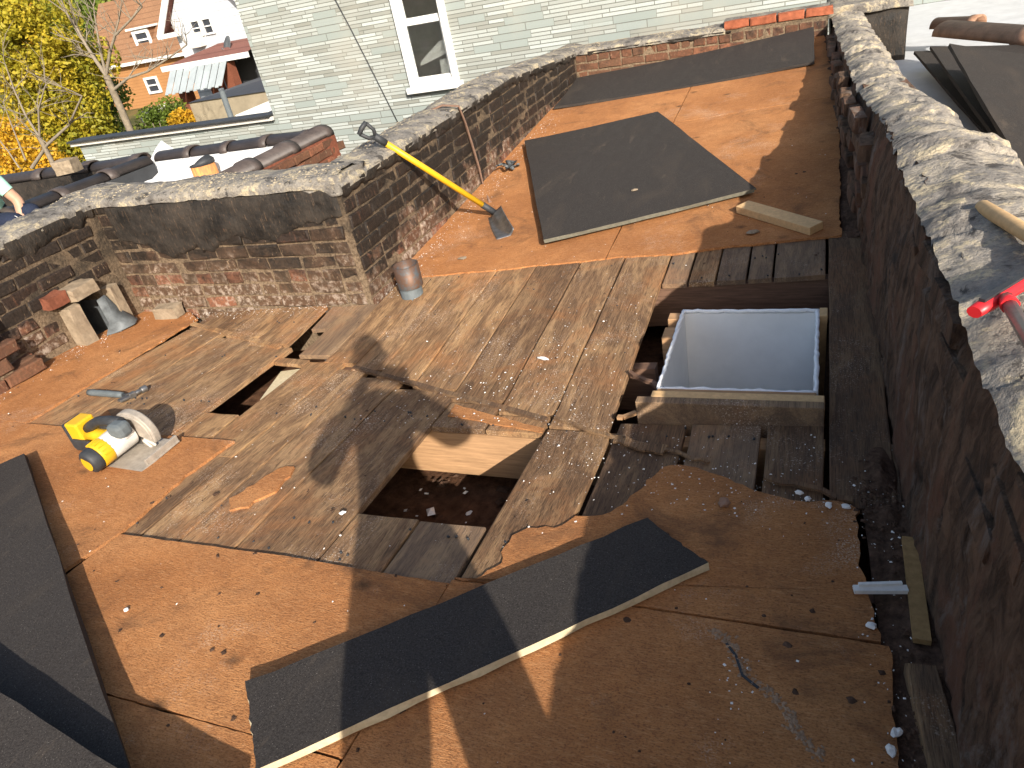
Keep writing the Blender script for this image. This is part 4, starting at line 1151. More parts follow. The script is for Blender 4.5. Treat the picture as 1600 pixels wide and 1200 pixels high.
m = MB().tube([LS(.005, .035, .10), LS(.0, -.05, .096), LS(-.004, -.075, .093)], [.054 * S, .052 * S, .050 * S], 18).build('gear_case', MT['dusty_white'], saw, .006)
MB().tube([LS(-.003, -.070, .094), LS(-.006, -.118, .090)], [.0525 * S, .051 * S], 18).build('motor_band', MT['yellow'], saw, .004)
for k in range(9):
    a = rad(-80 + 20 * k); q = LS(-.0045, -.094, .092) + (fx * math.sin(a) + fz * math.cos(a)) * .052 * S
    MB().beam(q - fy * .02, q + fy * .02, .005, .006, (fx * math.sin(a) + fz * math.cos(a))).build('motor_rib', MT['yellow'], m)
mc = MB().tube([LS(-.006, -.118, .090), LS(-.008, -.150, .087), LS(-.009, -.158, .086)], [.050 * S, .048 * S, .040 * S], 18).build('motor_cap', MT['rubber'], saw, .004)
MB().tube([LS(-.009, -.158, .086), LS(-.0092, -.160, .086)], [.030 * S, .030 * S], 16).build('cap_badge', MT['yellow'], mc)
MB().tube([LS(.03, .01, .175), LS(-.03, .01, .183), LS(-.10, .012, .172), LS(-.155, .014, .142), LS(-.19, .015, .115)], [.024 * S, .021 * S, .019 * S, .020 * S, .024 * S], 12).build('rear_handle', MT['rubber'], saw)
MB().tube([LS(-.02, .01, .105), LS(-.09, .012, .085), LS(-.15, .014, .078), LS(-.20, .015, .080)], [.034 * S, .026 * S, .026 * S, .034 * S], 12).build('body_shell', MT['yellow'], saw)
sbox('trigger', (-.085, .012, .148), (.035, .014, .03), 'rubber', .003)
sbox('front_knob', (.045, -.015, .165), (.075, .062, .060), 'greyrubber', .018)
sbox('front_knob_stem', (.035, .0, .13), (.05, .05, .04), 'dusty_white', .008)
bat = sbox('battery', (-.232, .016, .088), (.070, .086, .125), 'yellow', .008)
sbox('battery_end', (-.275, .016, .085), (.022, .090, .120), 'rubber', .008, bat)
sbox('battery_label', (-.230, .016, .1515), (.040, .050, .004), 'rubber', .001, bat)
sbox('battery_base', (-.205, -.032, .05), (.10, .014, .05), 'rubber', .004, bat)
sbox('depth_lever', (-.05, -.06, .03), (.06, .016, .016), 'greyrubber', .005)
# ---------------------------------------------------------------- roofing hammer
ha = G(139, 613, .016); hb = G(192, 617, .016); hc = G(206, 616, .012)
hm = thing('hammer', 'roofing hammer with dark ribbed grip and worn steel head on the boards', 'hammer', ha)
pts = [ha.lerp(hb, i / 8) for i in range(9)]
MB().tube(pts, [.016, .0175, .016, .0175, .016, .0175, .016, .0165, .012], 10).build('grip', MT['greyrubber'], hm)
MB().tube([hb, hb.lerp(hc, .6), hc + Vector((0, 0, .004))], [.011, .008, .009], 8, flat=.7).build('neck', MT['rubber'], hm)
h0 = G(186, 627, .016); h1 = G(229, 606, .016); hd = (h1 - h0).normalized()
mb = MB(); mb.beam(h0 + hd * .05, h1 - hd * .06, .026, .026); mb.tube([h1 - hd * .062, h1 - hd * .03], [.011, .012], 10); mb.tube([h1 - hd * .03, h1], [.017, .017], 12)
mb.beam(h0, h0 + hd * .055, .034, .012)
mb.build('head', MT['steel'], hm, .002)
props(MB().prism([G(*q, .006) for q in ((168, 640), (176, 652), (158, 660), (150, 655))], (0, 0, -.004)).build('fibre_scrap', MT['fibre'], None), 'torn orange fibreboard scrap behind the saw guard', 'scrap')

# ================================================================ on the party wall
zt_ = .765
p0 = onZ(1522, 488, zt_ + .02); p1 = onZ(1600, 440, zt_ + .02); dv = (p1 - p0).normalized()
sq = thing('floor_squeegee', 'red squeegee head on a metal pole resting on the mortar coping', 'squeegee', p0)
mb = MB(); mb.tube([p0, p0 + dv * .04, p0 + dv * .42], [.014, .017, .017], 10, flat=.8); mb.build('head', MT['red'], sq)
mb = MB(); mb.beam(p0 + dv * .02 + Vector((0, 0, .016)), p0 + dv * .40 + Vector((0, 0, .016)), .012, .006); mb.build('blade_slot', MT['rubber'], sq)
pm = onZ(1572, 466, zt_ + .03); pe = onZ(1602, 520, zt_ + .03); pd = (pe - pm).normalized()
MB().tube([pm, pm + pd * .03], [.013, .016], 10).build('pole_socket', MT['red'], sq)
MB().tube([pm + pd * .025, pm + pd * .8], .0125, 10).build('pole', MT['steel'], sq)
w0 = onZ(1533, 322, zt_ - .01); w1 = onZ(1600, 362, zt_ + .01); wd_ = (w1 - w0).normalized()
props(MB().tube([w0, w0 + wd_ * .01, w0 + wd_ * .9], [.014, .0175, .0175], 14).build('tool_handle', MT['new_wood'], None), 'round wooden tool handle lying on the mortar coping', 'handle')

# ================================================================ roof beyond the party wall
ro = grid_floor('silver_roof', .56, 7.5, -3.6, 14.5, .25, lambda x, y: .0 + .02 * fbm((x, y, 0), 1.5), MT['silver']); ro['kind'] = 'structure'
for k, (pts, lab) in enumerate((
        ([(1572, 244, .10), (1760, 244, .10), (1610, 70, .12), (1428, 80, .16)], 'bottom sheet of the fanned black stack beyond the party wall'),
        ([(1583, 250, .24), (1780, 250, .20), (1630, 68, .26), (1453, 72, .30)], 'middle sheet of the fanned black stack beyond the party wall'),
        ([(1596, 256, .36), (1820, 300, .28), (1700, 95, .34), (1483, 68, .46)], 'top sheet of the fanned black stack beyond the party wall'))):
    a, b, c, d = [onZ(*q) for q in pts]
    board('insulation_board', [a, b, c, d], .022, lab, 'stack of sheets on the silver roof', edge='black', sag=.01)
props(MB().box((1.75, 5.2, .05), (.7, 1.6, .08)).build('bearer', MT['new_wood'], None, .004), 'pale timber bearer under the fanned black sheets', 'timber')
def camel_tile(a, b, r, mat, par, name='coping_tile', collar=True):
    """half-round coping tile with a raised collar at one end"""
    a = Vector(a); b = Vector(b); d = (b - a).normalized(); s = Vector((0, 0, 1)).cross(d).normalized(); L_ = (b - a).length
    mb = MB(); n_ = 12; rows = [(0, 1.0), (.80, 1.0), (.81, 1.14), (1.0, 1.14)] if collar else [(0, 1), (1, 1)]
    base = len(mb.v)
    for t, k in rows:
        for i in range(n_ + 1):
            an = math.pi * i / n_
            mb.v.append(a + d * (L_ * t) + s * (math.cos(an) * r * 1.35 * k) + Vector((0, 0, math.sin(an) ** .8 * r * k)))
    for q in range(len(rows) - 1):
        for i in range(n_):
            mb.f.append([base + q * (n_ + 1) + i, base + q * (n_ + 1) + i + 1, base + (q + 1) * (n_ + 1) + i + 1, base + (q + 1) * (n_ + 1) + i]); mb.mi.append(0); mb.sm.append(True)
    o = mb.build(name, mat, par); o.modifiers.new('s', 'SOLIDIFY').thickness = .018; return o
for i, (pa, pb, z, lab) in enumerate((((1478, 52), (1640, 66), .26, 'brown clay coping tile lying loose on top of the black sheets'), ((1462, 42), (1530, 40), .20, 'brown clay coping tile lying behind the other on the silver roof'))):
    props(camel_tile(onZ(*pa, z), onZ(*pb, z), .095 if i == 0 else .075, MT['clay'], None), lab, 'tile')
# ================================================================ neighbour's flat roof beyond the parapet corner
nb = grid_floor('black_membrane_roof', -12, -6.1, 3.4, 6.2, .12, lambda x, y: -.12 + .05 * abs(fbm((x, y, 0), 3)) + .02 * fbm((x, y, 0), 10), MT['epdm']); nb['kind'] = 'structure'
wh = grid_floor('white_membrane_roof', -6.35, -4.34, 3.4, 6.0, .06, lambda x, y: .0 + .18 * max(0, (-5.95 - x) / .35) ** 1.5 + .03 * fbm((x, y, 0), 4) * (1 if x < -5.3 else .4) + max(0, y - 5.6) * .5, MT['membrane']); wh['kind'] = 'structure'
def run(a, b, n_, r, z, label, face_mat, wallh=.5, seed=0):
    """low parapet carrying a row of half-round tiles"""
    a = Vector((*a, 0)); b = Vector((*b, 0)); t = thing('tiled_parapet', label, 'wall', ((a + b) / 2) + Vector((0, 0, z - wallh)))
    d = (b - a).normalized(); MB().beam(a + Vector((0, 0, z - wallh / 2)), b + Vector((0, 0, z - wallh / 2)), .24, wallh).build('wall_core', face_mat, t)
    for i in range(n_):
        p = a.lerp(b, i / n_); q = a.lerp(b, (i + 1) / n_ - .006)
        camel_tile(p + Vector((0, 0, z + random.uniform(-.008, .008))), q + Vector((0, 0, z + random.uniform(-.008, .008))), r, MT['tile'], t)
    return t
zt2 = .27
run((-9.6, 5.35), (-6.45, 5.80), 5, .080, zt2, 'low parapet of dark half-round tiles along the black membrane roof', MT['tarcoat'])
run((-6.30, 5.86), (-4.45, 5.98), 4, .080, zt2, 'low parapet of dark tiles with white collars along the white membrane roof', MT['membrane'])
run((-6.35, 5.70), (-6.55, 4.15), 3, .080, zt2, 'dark tiled divider between the black and the white membrane roof', MT['epdm'])
rt_ = run((-4.42, 4.45), (-4.32, 5.98), 3, .085, zt2 + .02, 'short tiled parapet return ending in a brick corner', MT['redbrick'], 1.2)
for r in range(6):
    for k in range(5):
        o = obj('brick', brick_mesh('s', mb_red), rt_); o.location = (-4.205 + .0, 4.95 + k * .232 + (r % 2) * .11, zt2 - .03 - r * COURSE); o.rotation_euler = (0, 0, -math.pi / 2); o.matrix_parent_inverse = WM(rt_).inverted()
# chimney pot
cq = onZ(325, 279, .10); cp = thing('chimney_pot', 'round orange clay chimney pot with a flat black lid on the white roof', 'chimney', (cq.x, cq.y, .0))
ncl = NT('stained_clay', .8, .2); pcl = ncl.pos(); ncl.color(ncl.mix(ncl.ramp(ncl.noise(ncl.map(pcl, (12, 12, 2)), 3, 5, .7), [(.42, 0), (.6, 1)]), (.62, .26, .08), (.33, .16, .07))); 
MB().tube([(cq.x, cq.y, -.02), (cq.x, cq.y, .245)], [.125, .118], 20).build('pot', ncl.m, cp)
MB().tube([(cq.x, cq.y, .245), (cq.x, cq.y, .262), (cq.x - .004, cq.y, .268)], [.126, .126, .10], 20).build('lid', MT['rubber'], cp)
lump('pot_patch', (cq.x - .10, cq.y - .02, .05), (.09, .09, .14), .2, MT['clay'], cp, 4)
q = onZ(106, 268, zt2 + .10)
props(lump('stone_block', (q.x, q.y + .02, zt2 + .15), (.20, .16, .13), .3, MT['stone'], None, 12), 'tan stone block weighing down the membrane on the tiled parapet', 'block')
mb = MB()
for k in range(3):
    a = Vector((-8.4 + k * .7, 4.25 + k * .05, .10 + .03 * k)); mb.tube([a, a + Vector((.45, .1, .03)), a + Vector((.9, .16, .0))], [.09, .10, .08], 12, flat=.8)
props(mb.build('membrane_roll', MT['epdm'], None), 'bunched black membrane heaped beside the kneeling worker', 'membrane')
props(MB().add([(-6.55, 4.2, .30), (-6.2, 4.05, .33), (-6.1, 4.15, .16), (-6.5, 4.35, .14)], [(0, 1, 2, 3)]).build('membrane_flap', MT['membrane'], None), 'loose white flap of membrane at the end of the tiled divider', 'membrane').modifiers.new('s', 'SOLIDIFY').thickness = .004
nbw = thing('neighbour_house', 'brick body of the house under the membrane roofs', 'house', (-8, 4.7, -8))
MB().box((-8.15, 4.8, -4.25), (7.6, 2.78, 8.1)).build('wall', MT['redbrick'], nbw)
rh = thing('row_house', 'brick body of the row house under the stripped roof deck', 'house', (-1.9, 2, -8))
MB().box((-1.9, 2.1, -4.75), (4.85, 11.5, 7.4)).build('wall', MT['redbrick'], rh)
MB().box((-1.9, -3.75, -.4), (4.85, .2, 1.6)).build('unseen_rear_wall', MT['redbrick'], rh)  # unseen; added to keep the sun behind the deck out of the attic
rp = thing('next_row_house', 'brick body of the row house under the silver roof', 'house', (4, 5, -8))
MB().box((4.05, 5.4, -4.1), (6.95, 18.0, 8.0)).build('wall', MT['redbrick'], rp)

# ================================================================ house with printed siding
FY = 10.8
hs = thing('sided_house', 'tall house clad in pale grey-green stone-pattern asphalt siding', 'house', (-1, 13, -8))
xl = onY(367, 0, FY).x; xe = 7.0
zsill = onY(680, 143, FY).z; wl_ = onY(640, 120, FY).x; wr_ = onY(716, 110, FY).x; wz0 = onY(641, 136, FY).z; wz1 = wz0 + 1.75
xl2 = onY(427, 182, FY).x; xl = (xl + xl2) / 2
def panel(x0, x1, z0, z1): return MB().box(((x0 + x1) / 2, FY + .06, (z0 + z1) / 2), (x1 - x0, .12, z1 - z0)).build('siding', MT['siding'], hs)
panel(xl, wl_, -8, 4.2); panel(wr_, xe, -8, 4.2); panel(wl_, wr_, -8, wz0); panel(wl_, wr_, wz1, 4.2)
MB().box(((xl + .06), FY + 3, -1.9), (.12, 5.7, 12.2)).build('side_wall', MT['siding'], hs)
MB().box(((xl + xe) / 2, FY + 5.9, -1.9), (xe - xl, .12, 12.2)).build('back_wall', MT['siding'], hs)
MB().box(((xl + xe) / 2, FY + 3, 4.3), (xe - xl + .6, 6.6, .2)).build('roof', MT['epdm'], hs)
wi = MB(); fw_ = .095
cxw = (wl_ + wr_) / 2; ww = wr_ - wl_
for x in (wl_ + fw_ / 2, wr_ - fw_ / 2): wi.box((x, FY - .02, (wz0 + wz1) / 2), (fw_, .10, wz1 - wz0))
wi.box((cxw, FY - .02, wz1 - fw_ / 2), (ww - 2 * fw_, .0995, fw_)); wi.box((cxw, FY - .02, wz0 + .035), (ww - 2 * fw_, .0995, .07))
win = wi.build('window', MT['white_paint'], hs, .008)
MB().box((cxw, FY - .045, wz0 - .045), (ww + .10, .17, .09)).build('sill', MT['white_paint'], win, .01)
zm = wz0 + .90
for z0, z1, yo in ((wz0 + .07, zm, .015), (zm, wz1 - fw_, .05)):
    s_ = MB(); a0 = wl_ + fw_; a1 = wr_ - fw_; st = .05
    for x in (a0 + st / 2, a1 - st / 2): s_.box((x, FY + yo, (z0 + z1) / 2), (st, .035, z1 - z0))
    s_.box((cxw, FY + yo, z0 + st / 2), (a1 - a0 - 2 * st, .0345, st)); s_.box((cxw, FY + yo, z1 - st / 2), (a1 - a0 - 2 * st, .0345, st))
    s_.build('sash', MT['white_paint'], win, .004)
    MB().box((cxw, FY + yo, (z0 + z1) / 2), (a1 - a0 - 2 * st + .01, .006, z1 - z0 - 2 * st + .01)).build('pane', m_glass(), win)
room = MB(); room.box((cxw, FY + 1.1, (wz0 + wz1) / 2), (2.4, .02, 2.6)); room.box((cxw - 1.2, FY + .6, (wz0 + wz1) / 2), (.02, 1.0, 2.6)); room.box((cxw + 1.2, FY + .6, (wz0 + wz1) / 2), (.02, 1.0, 2.6)); room.box((cxw, FY + .6, wz0 - .3), (2.4, 1.0, .02))
room.build('room', m_simple('room_plaster', (.34, .32, .30), .9, .1, .2, 3, 0), hs)
mb = MB(); mb.prism([(wl_ + .13, FY + .16, wz0 + .25), (wr_ - .14, FY + .16, wz0 + .40), (wr_ - .14, FY + .16, wz0 + .60), (wr_ - .3, FY + .16, wz0 + .56), (wl_ + .2, FY + .16, wz0 + .34)], (0, .05, 0))
mb.prism([(wr_ - .36, FY + .14, wz0 + .10), (wr_ - .22, FY + .14, wz0 + .10), (wr_ - .20, FY + .14, wz0 + .32), (wr_ - .34, FY + .14, wz0 + .30)], (0, .02, 0))
props(mb.build('cloth', MT['dusty_white'], None), 'white cloths hanging behind the lower sash of the siding house window', 'cloth')
MB().tube([onY(521, -6, FY - .03), onY(548, 45, FY - .02), onY(590, 128, FY - .02), onY(626, 200, FY - .02)], .008, 6).build('wire', MT['rubber'], hs)
# one-storey part to the left
xa = onY(118, 219, FY).x; za = (onY(115, 219, FY).z + onY(425, 185, FY).z) / 2
an = thing('annex', 'low flat-roofed annex with the same stone-pattern siding', 'house', ((xa + xl) / 2, FY + 2, -8))
MB().box(((xa + xl) / 2 - .01, FY + .13, (za - 8) / 2), (xl - xa - .02, .22, za + 8)).build('siding', MT['siding'], an)
MB().box(((xa + xl) / 2 - .01, FY + 1.7, (za - 9.4) / 2), (xl - xa - .02, 2.9, za - 1.4 + 8)).build('body', MT['siding'], an)
MB().box(((xa + xl) / 2 - .05, FY + .02, za + .025), (xl - xa + .10, .34, .03)).build('cap', MT['epdm'], an)
MB().box(((xa + xl) / 2 - .03, FY + 1.6, za - 1.3), (xl - xa - .1, 2.9, .06)).build('roof', MT['epdm'], an)
MB().box(((xa + xl) / 2 - .05, FY - .05, za - .035), (xl - xa + .12, .06, .06)).build('gutter', MT['dusty_white'], an)

# ================================================================ ground and hillside
def zground(x, y):
    base = -8.2
    if y > 16: base += (y - 16) * .13
    if y > 55: base += (y - 55) * .30
    return base + .5 * fbm((x * .1, y * .1, 0), 1)
ng = NT('hillside_ground', .95, .1); pg = ng.pos()
ng.color(ng.ramp(ng.noise(pg, .35, 6, .7), [(.35, (.05, .055, .02)), (.55, (.10, .09, .035)), (.7, (.20, .13, .05))])); ng.bump(ng.noise(pg, 3, 5, .7), .6, .1)
vs = []; fs = []; xs = np.linspace(-260, 140, 81); ys = np.concatenate([np.linspace(-60, 60, 49), np.linspace(65, 320, 40)])
for y in ys:
    for x in xs: vs.append((x, y, zground(x, y)))
for j in range(len(ys) - 1):
    for i in range(len(xs) - 1): a = j * len(xs) + i; fs.append((a, a + 1, a + len(xs) + 1, a + len(xs)))
gr = obj('ground', mesh_data('ground', vs, fs, ng.m, True)); gr['kind'] = 'structure'

# ================================================================ houses across the street
YB, YW = 46.0, 39.0
MT['orange_brick'] = m_shingle('orange_brick', (.28, .135, .055), (.36, .185, .075), .22)
MT['brown_roof'] = m_shingle('brown_shingles', (.17, .088, .05), (.26, .145, .08), .34)
MT['white_clap'] = m_shingle('white_clapboard', (.40, .43, .47), (.52, .55, .58), .42)
MT['red_roof'] = m_shingle('dark_red_shingles', (.16, .07, .055), (.22, .10, .08), .25)
MT['awning'] = m_simple('corrugated_awning', (.30, .335, .345), .5, .4, .15, 1.5, .1)
MT['conc'] = m_simple('stained_concrete', (.26, .22, .155), .9, .15, .25, 1.2, .4, .03)
MT['darkglass'] = m_simple('dark_window_glass', (.035, .04, .05), .15, .6, .2, 2, 0)
def far_window(par, x0, x1, z0, z1, y, fr=.12, name='window'):
    f = MB()
    for x in (x0 + fr / 2, x1 - fr / 2): f.box((x, y - .06, (z0 + z1) / 2), (fr, .14, z1 - z0))
    for z in (z0 + fr / 2, z1 - fr / 2, (z0 + z1) / 2): f.box(((x0 + x1) / 2, y - .06, z), (x1 - x0 - 2 * fr, .135, fr if z != (z0 + z1) / 2 else fr * .6))
    w_ = f.build(name, MT['white_paint'], par)
    MB().box(((x0 + x1) / 2, y - .01, (z0 + z1) / 2), (x1 - x0 - fr, .05, z1 - z0 - fr)).build('pane', MT['darkglass'], w_); return w_
bh = thing('brick_house', 'orange brick house with steep brown roof and white dormer window', 'house', (onY(230, 130, YB).x, YB + 4, -5))
x0 = onY(150, 105, YB).x; x1 = onY(300, 82, YB).x; ze = onY(240, 92, YB).z; zb_ = -8
MB().box(((x0 + x1) / 2, YB + 4, (ze + zb_) / 2), (x1 - x0, 8, ze - zb_)).build('wall', MT['orange_brick'], bh)
zr = onY(215, -8, YB + 3.2).z
MB().add([(x0 - .5, YB - .4, ze), (x1 + .5, YB - .4, ze), (x1 + .5, YB + 3.2, zr), (x0 - .5, YB + 3.2, zr), (x1 + .5, YB + 8.4, ze), (x0 - .5, YB + 8.4, ze)], [(0, 1, 2, 3), (3, 2, 4, 5), (1, 4, 2), (0, 3, 5), (0, 5, 4, 1)]).build('roof', MT['brown_roof'], bh)
MB().box(((x0 + x1) / 2, YB - .42, ze - .02), (x1 - x0 + 1, .16, .22)).build('gutter', MT['white_paint'], bh)
dx0, dx1 = onY(196, 52, YB).x, onY(222, 46, YB).x; dz0 = onY(210, 82, YB + .6).z; dz1 = onY(205, 48, YB + .6).z
dm = MB().box(((dx0 + dx1) / 2, YB + 1.9, (dz0 + dz1) / 2), (dx1 - dx0, 2.6, dz1 - dz0)).build('dormer', MT['brown_roof'], bh)
MB().box(((dx0 + dx1) / 2, YB + 1.8, dz1 + .08), (dx1 - dx0 + .5, 3.0, .14)).build('dormer_roof', MT['white_paint'], dm)
far_window(bh, dx0 + .05, dx1 - .05, dz0 + .05, dz1 - .05, YB + .6, .22)
a = onY(229, 132, YB); b = onY(250, 132, YB); a.z = onY(240, 119, YB).z; b.z = onY(240, 146, YB).z; far_window(bh, a.x, b.x, b.z, a.z, YB, .16)
whs = thing('white_house', 'white clapboard gable house with a brick-pillared front porch', 'house', (onY(340, 70, YW).x, YW + 4, -5))
x0 = onY(277, 60, YW).x; x1 = onY(405, 50, YW).x; ze = onY(262, 33, YW).z; xm_ = (x0 + x1) / 2
pk = ze + (x1 - x0) * .62
MB().prism([(x0, YW, -8), (x1, YW, -8), (x1, YW, ze), (xm_, YW, pk - .3), (x0, YW, ze)], (0, 8, 0)).build('wall', MT['white_clap'], whs)
rf = MB(); th_ = .22
for s_, xe_ in ((-1, x0 - .7), (1, x1 + .7)):
    zl = ze - .7 * 1.24
    rf.add([(xe_, YW - .6, zl), (xm_, YW - .6, pk), (xm_, YW + 8.4, pk), (xe_, YW + 8.4, zl), (xe_, YW - .6, zl + th_), (xm_, YW - .6, pk + th_), (xm_, YW + 8.4, pk + th_), (xe_, YW + 8.4, zl + th_)],
           [(0, 1, 2, 3), (4, 7, 6, 5), (0, 4, 5, 1), (3, 2, 6, 7), (0, 3, 7, 4)])
rf.build('roof', MT['red_roof'], whs)
fb = MB(); fb.beam((x0 - .7, YW - .66, ze - .80), (xm_, YW - .66, pk + .02), .08, .40); fb.beam((xm_, YW - .66, pk + .02), (x1 + .7, YW - .66, ze - .80), .08, .40); fb.beam((x0 - .9, YW - .5, ze - .75), (x0 + .7, YW - .5, ze - .75), .3, .25); fb.build('fascia', MT['white_paint'], whs)
a = onY(299, 42, YW); b = onY(333, 36, YW); w_ = (a.x + b.x) / 2; a.z = onY(316, 28, YW).z; b.z = onY(316, 56, YW).z
far_window(whs, a.x, w_ - .05, b.z, a.z, YW, .10); far_window(whs, w_ + .05, b.x, b.z, a.z, YW, .10)
a = onY(296, 48, YW); MB().box((a.x + .5, YW - .25, a.z - .55), (.8, .6, .8)).build('air_conditioner', MT['dusty_white'], whs, .03)
# porch
pz = onY(330, 92, YW - 3).z; px0 = onY(256, 109, YW - 3).x; px1 = onY(386, 86, YW - 3).x
MB().add([(px0, YW - 3, pz), (px1, YW - 3, pz), (px1 - .3, YW - .05, pz + .55), (px0 + 2.0, YW - .05, pz + .55), (px0, YW - .05, pz)], [(0, 1, 2, 3), (0, 3, 4)]).build('porch_roof', MT['red_roof'], whs)
MB().box(((px0 + px1) / 2, YW - 3.02, pz - .10), (px1 - px0 + .2, .16, .28)).build('porch_fascia', MT['white_paint'], whs)
aw0, aw1 = onY(262, 112, YW - 3.3), onY(352, 98, YW - 3.3)
nsl = 16; am = thing('metal_awning', 'grey corrugated metal awning along the front of the white porch', 'awning', (aw0.x, YW - 3.5, pz - 1))
for i in range(nsl):
    xa_ = aw0.x + (aw1.x - aw0.x) * i / nsl; xb_ = aw0.x + (aw1.x - aw0.x) * (i + .92) / nsl; up_z = .06 if i % 2 else 0
    MB().prism([(xa_, YW - 3.12, pz - .25 + up_z), (xb_, YW - 3.12, pz - .25 + up_z), (xb_, YW - 4.2, pz - 1.35 + up_z), (xa_, YW - 4.2, pz - 1.35 + up_z)], (0, 0, -.04)).build('awning_slat', MT['awning'], am)
for px_, y_ in ((360, YW - 2.7), (279, YW - 2.7), (333, YW - 2.7)):
    x_ = onY(px_, 115, y_).x; MB().box((x_, y_, (pz - 7.5) / 2 - .2), (.62, .6, pz + 7.5 - .2)).build('porch_pillar', MT['redbrick'], whs)
MB().box(((px0 + px1) / 2, YW - 1.5, pz - 3.2), (px1 - px0, 3.0, .3)).build('porch_floor', MT['conc'], whs)
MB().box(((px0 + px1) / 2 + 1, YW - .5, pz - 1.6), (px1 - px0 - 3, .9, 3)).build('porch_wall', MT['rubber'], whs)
q = onY(358, 72, YW - 1.2); ds = thing('satellite_dish', 'grey satellite dish on the porch roof of the white house', 'dish', q + Vector((0, 0, -.7)))
mb = MB(); 
dn = Vector((-.35, -.8, .45)).normalized(); dsx = dn.cross(Vector((0, 0, 1))).normalized(); dsy = dsx.cross(dn)
vs = [q]; 
for r in (.5, 1.0):
    for k in range(14): an_ = 2 * math.pi * k / 14; vs.append(q + (dsx * math.cos(an_) * .42 + dsy * math.sin(an_) * .55) * r + dn * (.12 * r * r))
fs = [(0, 1 + k, 1 + (k + 1) % 14) for k in range(14)] + [(1 + k, 15 + k, 15 + (k + 1) % 14, 1 + (k + 1) % 14) for k in range(14)]
o = MB().add(vs, fs, 0, True).build('reflector', MT['galv'], ds); o.modifiers.new('s', 'SOLIDIFY').thickness = .03
MB().tube([q, q + dn * .3 + Vector((0, 0, -.5)), q + dn * .55 + Vector((0, 0, -.25))], .035, 6).build('arm', MT['galv'], ds)
MB().tube([q + Vector((0, .1, -.05)), q + Vector((0, .2, -.9))], .05, 6).build('mast', MT['galv'], ds)
# retaining wall and flat garage roof beyond the annex
YG = 27.0
a = onY(295, 160, YG); b = onY(412, 140, YG)
gw = thing('retaining_wall', 'stained concrete block wall topped by a dark flat garage roof', 'wall', ((a.x + b.x) / 2, YG, -7))
zt3 = onY(350, 152, YG).z
MB().box(((a.x + b.x) / 2 + 2, YG + .2, (zt3 - 8) / 2), (b.x - a.x + 4, .4, zt3 + 8)).build('wall', MT['conc'], gw)
MB().add([(a.x, YG - .1, zt3), (b.x + 4, YG - .1, zt3), (b.x + 4, YG + 6, zt3 + .7), (a.x + 1.5, YG + 6, zt3 + .2)], [(0, 1, 2, 3)]).build('garage_roof', MT['epdm'], gw)
for i in range(12):        # blocks
    pass
pl = onY(358, 186, 22.0); MB_ = MB().tube([pl + Vector((0, 0, -6)), onY(345, 138, 22.0)], [.12, .10], 10)
props(MB_.build('vent_stack', MT['greyrubber'], None), 'grey metal pole standing in front of the stained concrete wall', 'pole')
rl = MB(); a = onY(375, 185, 21.5); b = onY(425, 164, 21.5); rl.beam(a, b, .3, .3); props(rl.build('white_beam', MT['white_paint'], None), 'white sloping fascia board behind the siding house corner', 'beam')
MB().box((b.x - .5, 23.0, b.z - 1.2), (4.0, 3, 1.6)).build('lean_to', MT['epdm'], gw)
# houses far up the slope
for px_, py_, Y_, w_, h_, wm, rm, lab in ((52, 10, 75, 7, 6, 'white_clap', 'red_roof', 'small white house far behind the yellow trees'), (150, -6, 95, 9, 7, 'orange_brick', 'red_roof', 'far red-roofed house above the brown roof of the brick house')):
    q = onY(px_, py_, Y_); t = thing('far_house', lab, 'house', (q.x, Y_, q.z - h_))
    MB().box((q.x, Y_ + 3, q.z - h_ / 2 - 2), (w_, 6, h_ + 4)).build('wall', MT[wm], t)
    MB().add([(q.x - w_ / 2 - .4, Y_ - .4, q.z), (q.x + w_ / 2 + .4, Y_ - .4, q.z), (q.x + w_ / 2 + .4, Y_ + 3, q.z + 2.6), (q.x - w_ / 2 - .4, Y_ + 3, q.z + 2.6), (q.x + w_ / 2 + .4, Y_ + 6.4, q.z), (q.x - w_ / 2 - .4, Y_ + 6.4, q.z)], [(0, 1, 2, 3), (3, 2, 4, 5), (1, 4, 2), (0, 3, 5)]).build('roof', MT[rm], t)
    far_window(t, q.x - 1, q.x + .2, q.z - 2.4, q.z - .8, Y_, .15)

# ================================================================ trees
MT['bark'] = m_simple('pale_bark', (.20, .165, .12), .9, .15, .35, 8, .6, .02)
MT['twig'] = m_simple('grey_twigs', (.22, .185, .14), .9, .15, .25, 8, .3, .01)
LEAF_Y = m_leaf('yellow_leaves', [(.30, (.09, .11, .014)), (.43, (.24, .23, .018)), (.55, (.42, .33, .025)), (.72, (.56, .38, .035))])
LEAF_G = m_leaf('green_leaves', [(.30, (.04, .07, .012)), (.5, (.11, .16, .02)), (.7, (.26, .28, .03))])
LEAF_O = m_leaf('orange_leaves', [(.30, (.22, .14, .015)), (.5, (.55, .33, .02)), (.7, (.66, .30, .03))])
TR = random.Random(11)
def leaves(mb, c, r, n_, size, squash=.85):
    c = Vector(c)
    for _ in range(n_):
        d = Vector((TR.gauss(0, 1), TR.gauss(0, 1), TR.gauss(0, 1))).normalized(); k = TR.random() ** .45
        p = c + Vector((d.x * r, d.y * r, d.z * r * squash)) * k
        if fbm(p, .9, 2, 5) < -.22: continue
        u = Vector((TR.gauss(0, 1), TR.gauss(0, 1), TR.gauss(0, .7))).normalized(); v = u.cross(Vector((TR.gauss(0, 1), TR.gauss(0, 1), TR.gauss(0, 1)))).normalized()
        s = size * TR.uniform(.6, 1.3)
        mb.add([p - u * s, p + v * s * .55, p + u * s, p - v * s * .55], [(0, 1, 2, 3)])
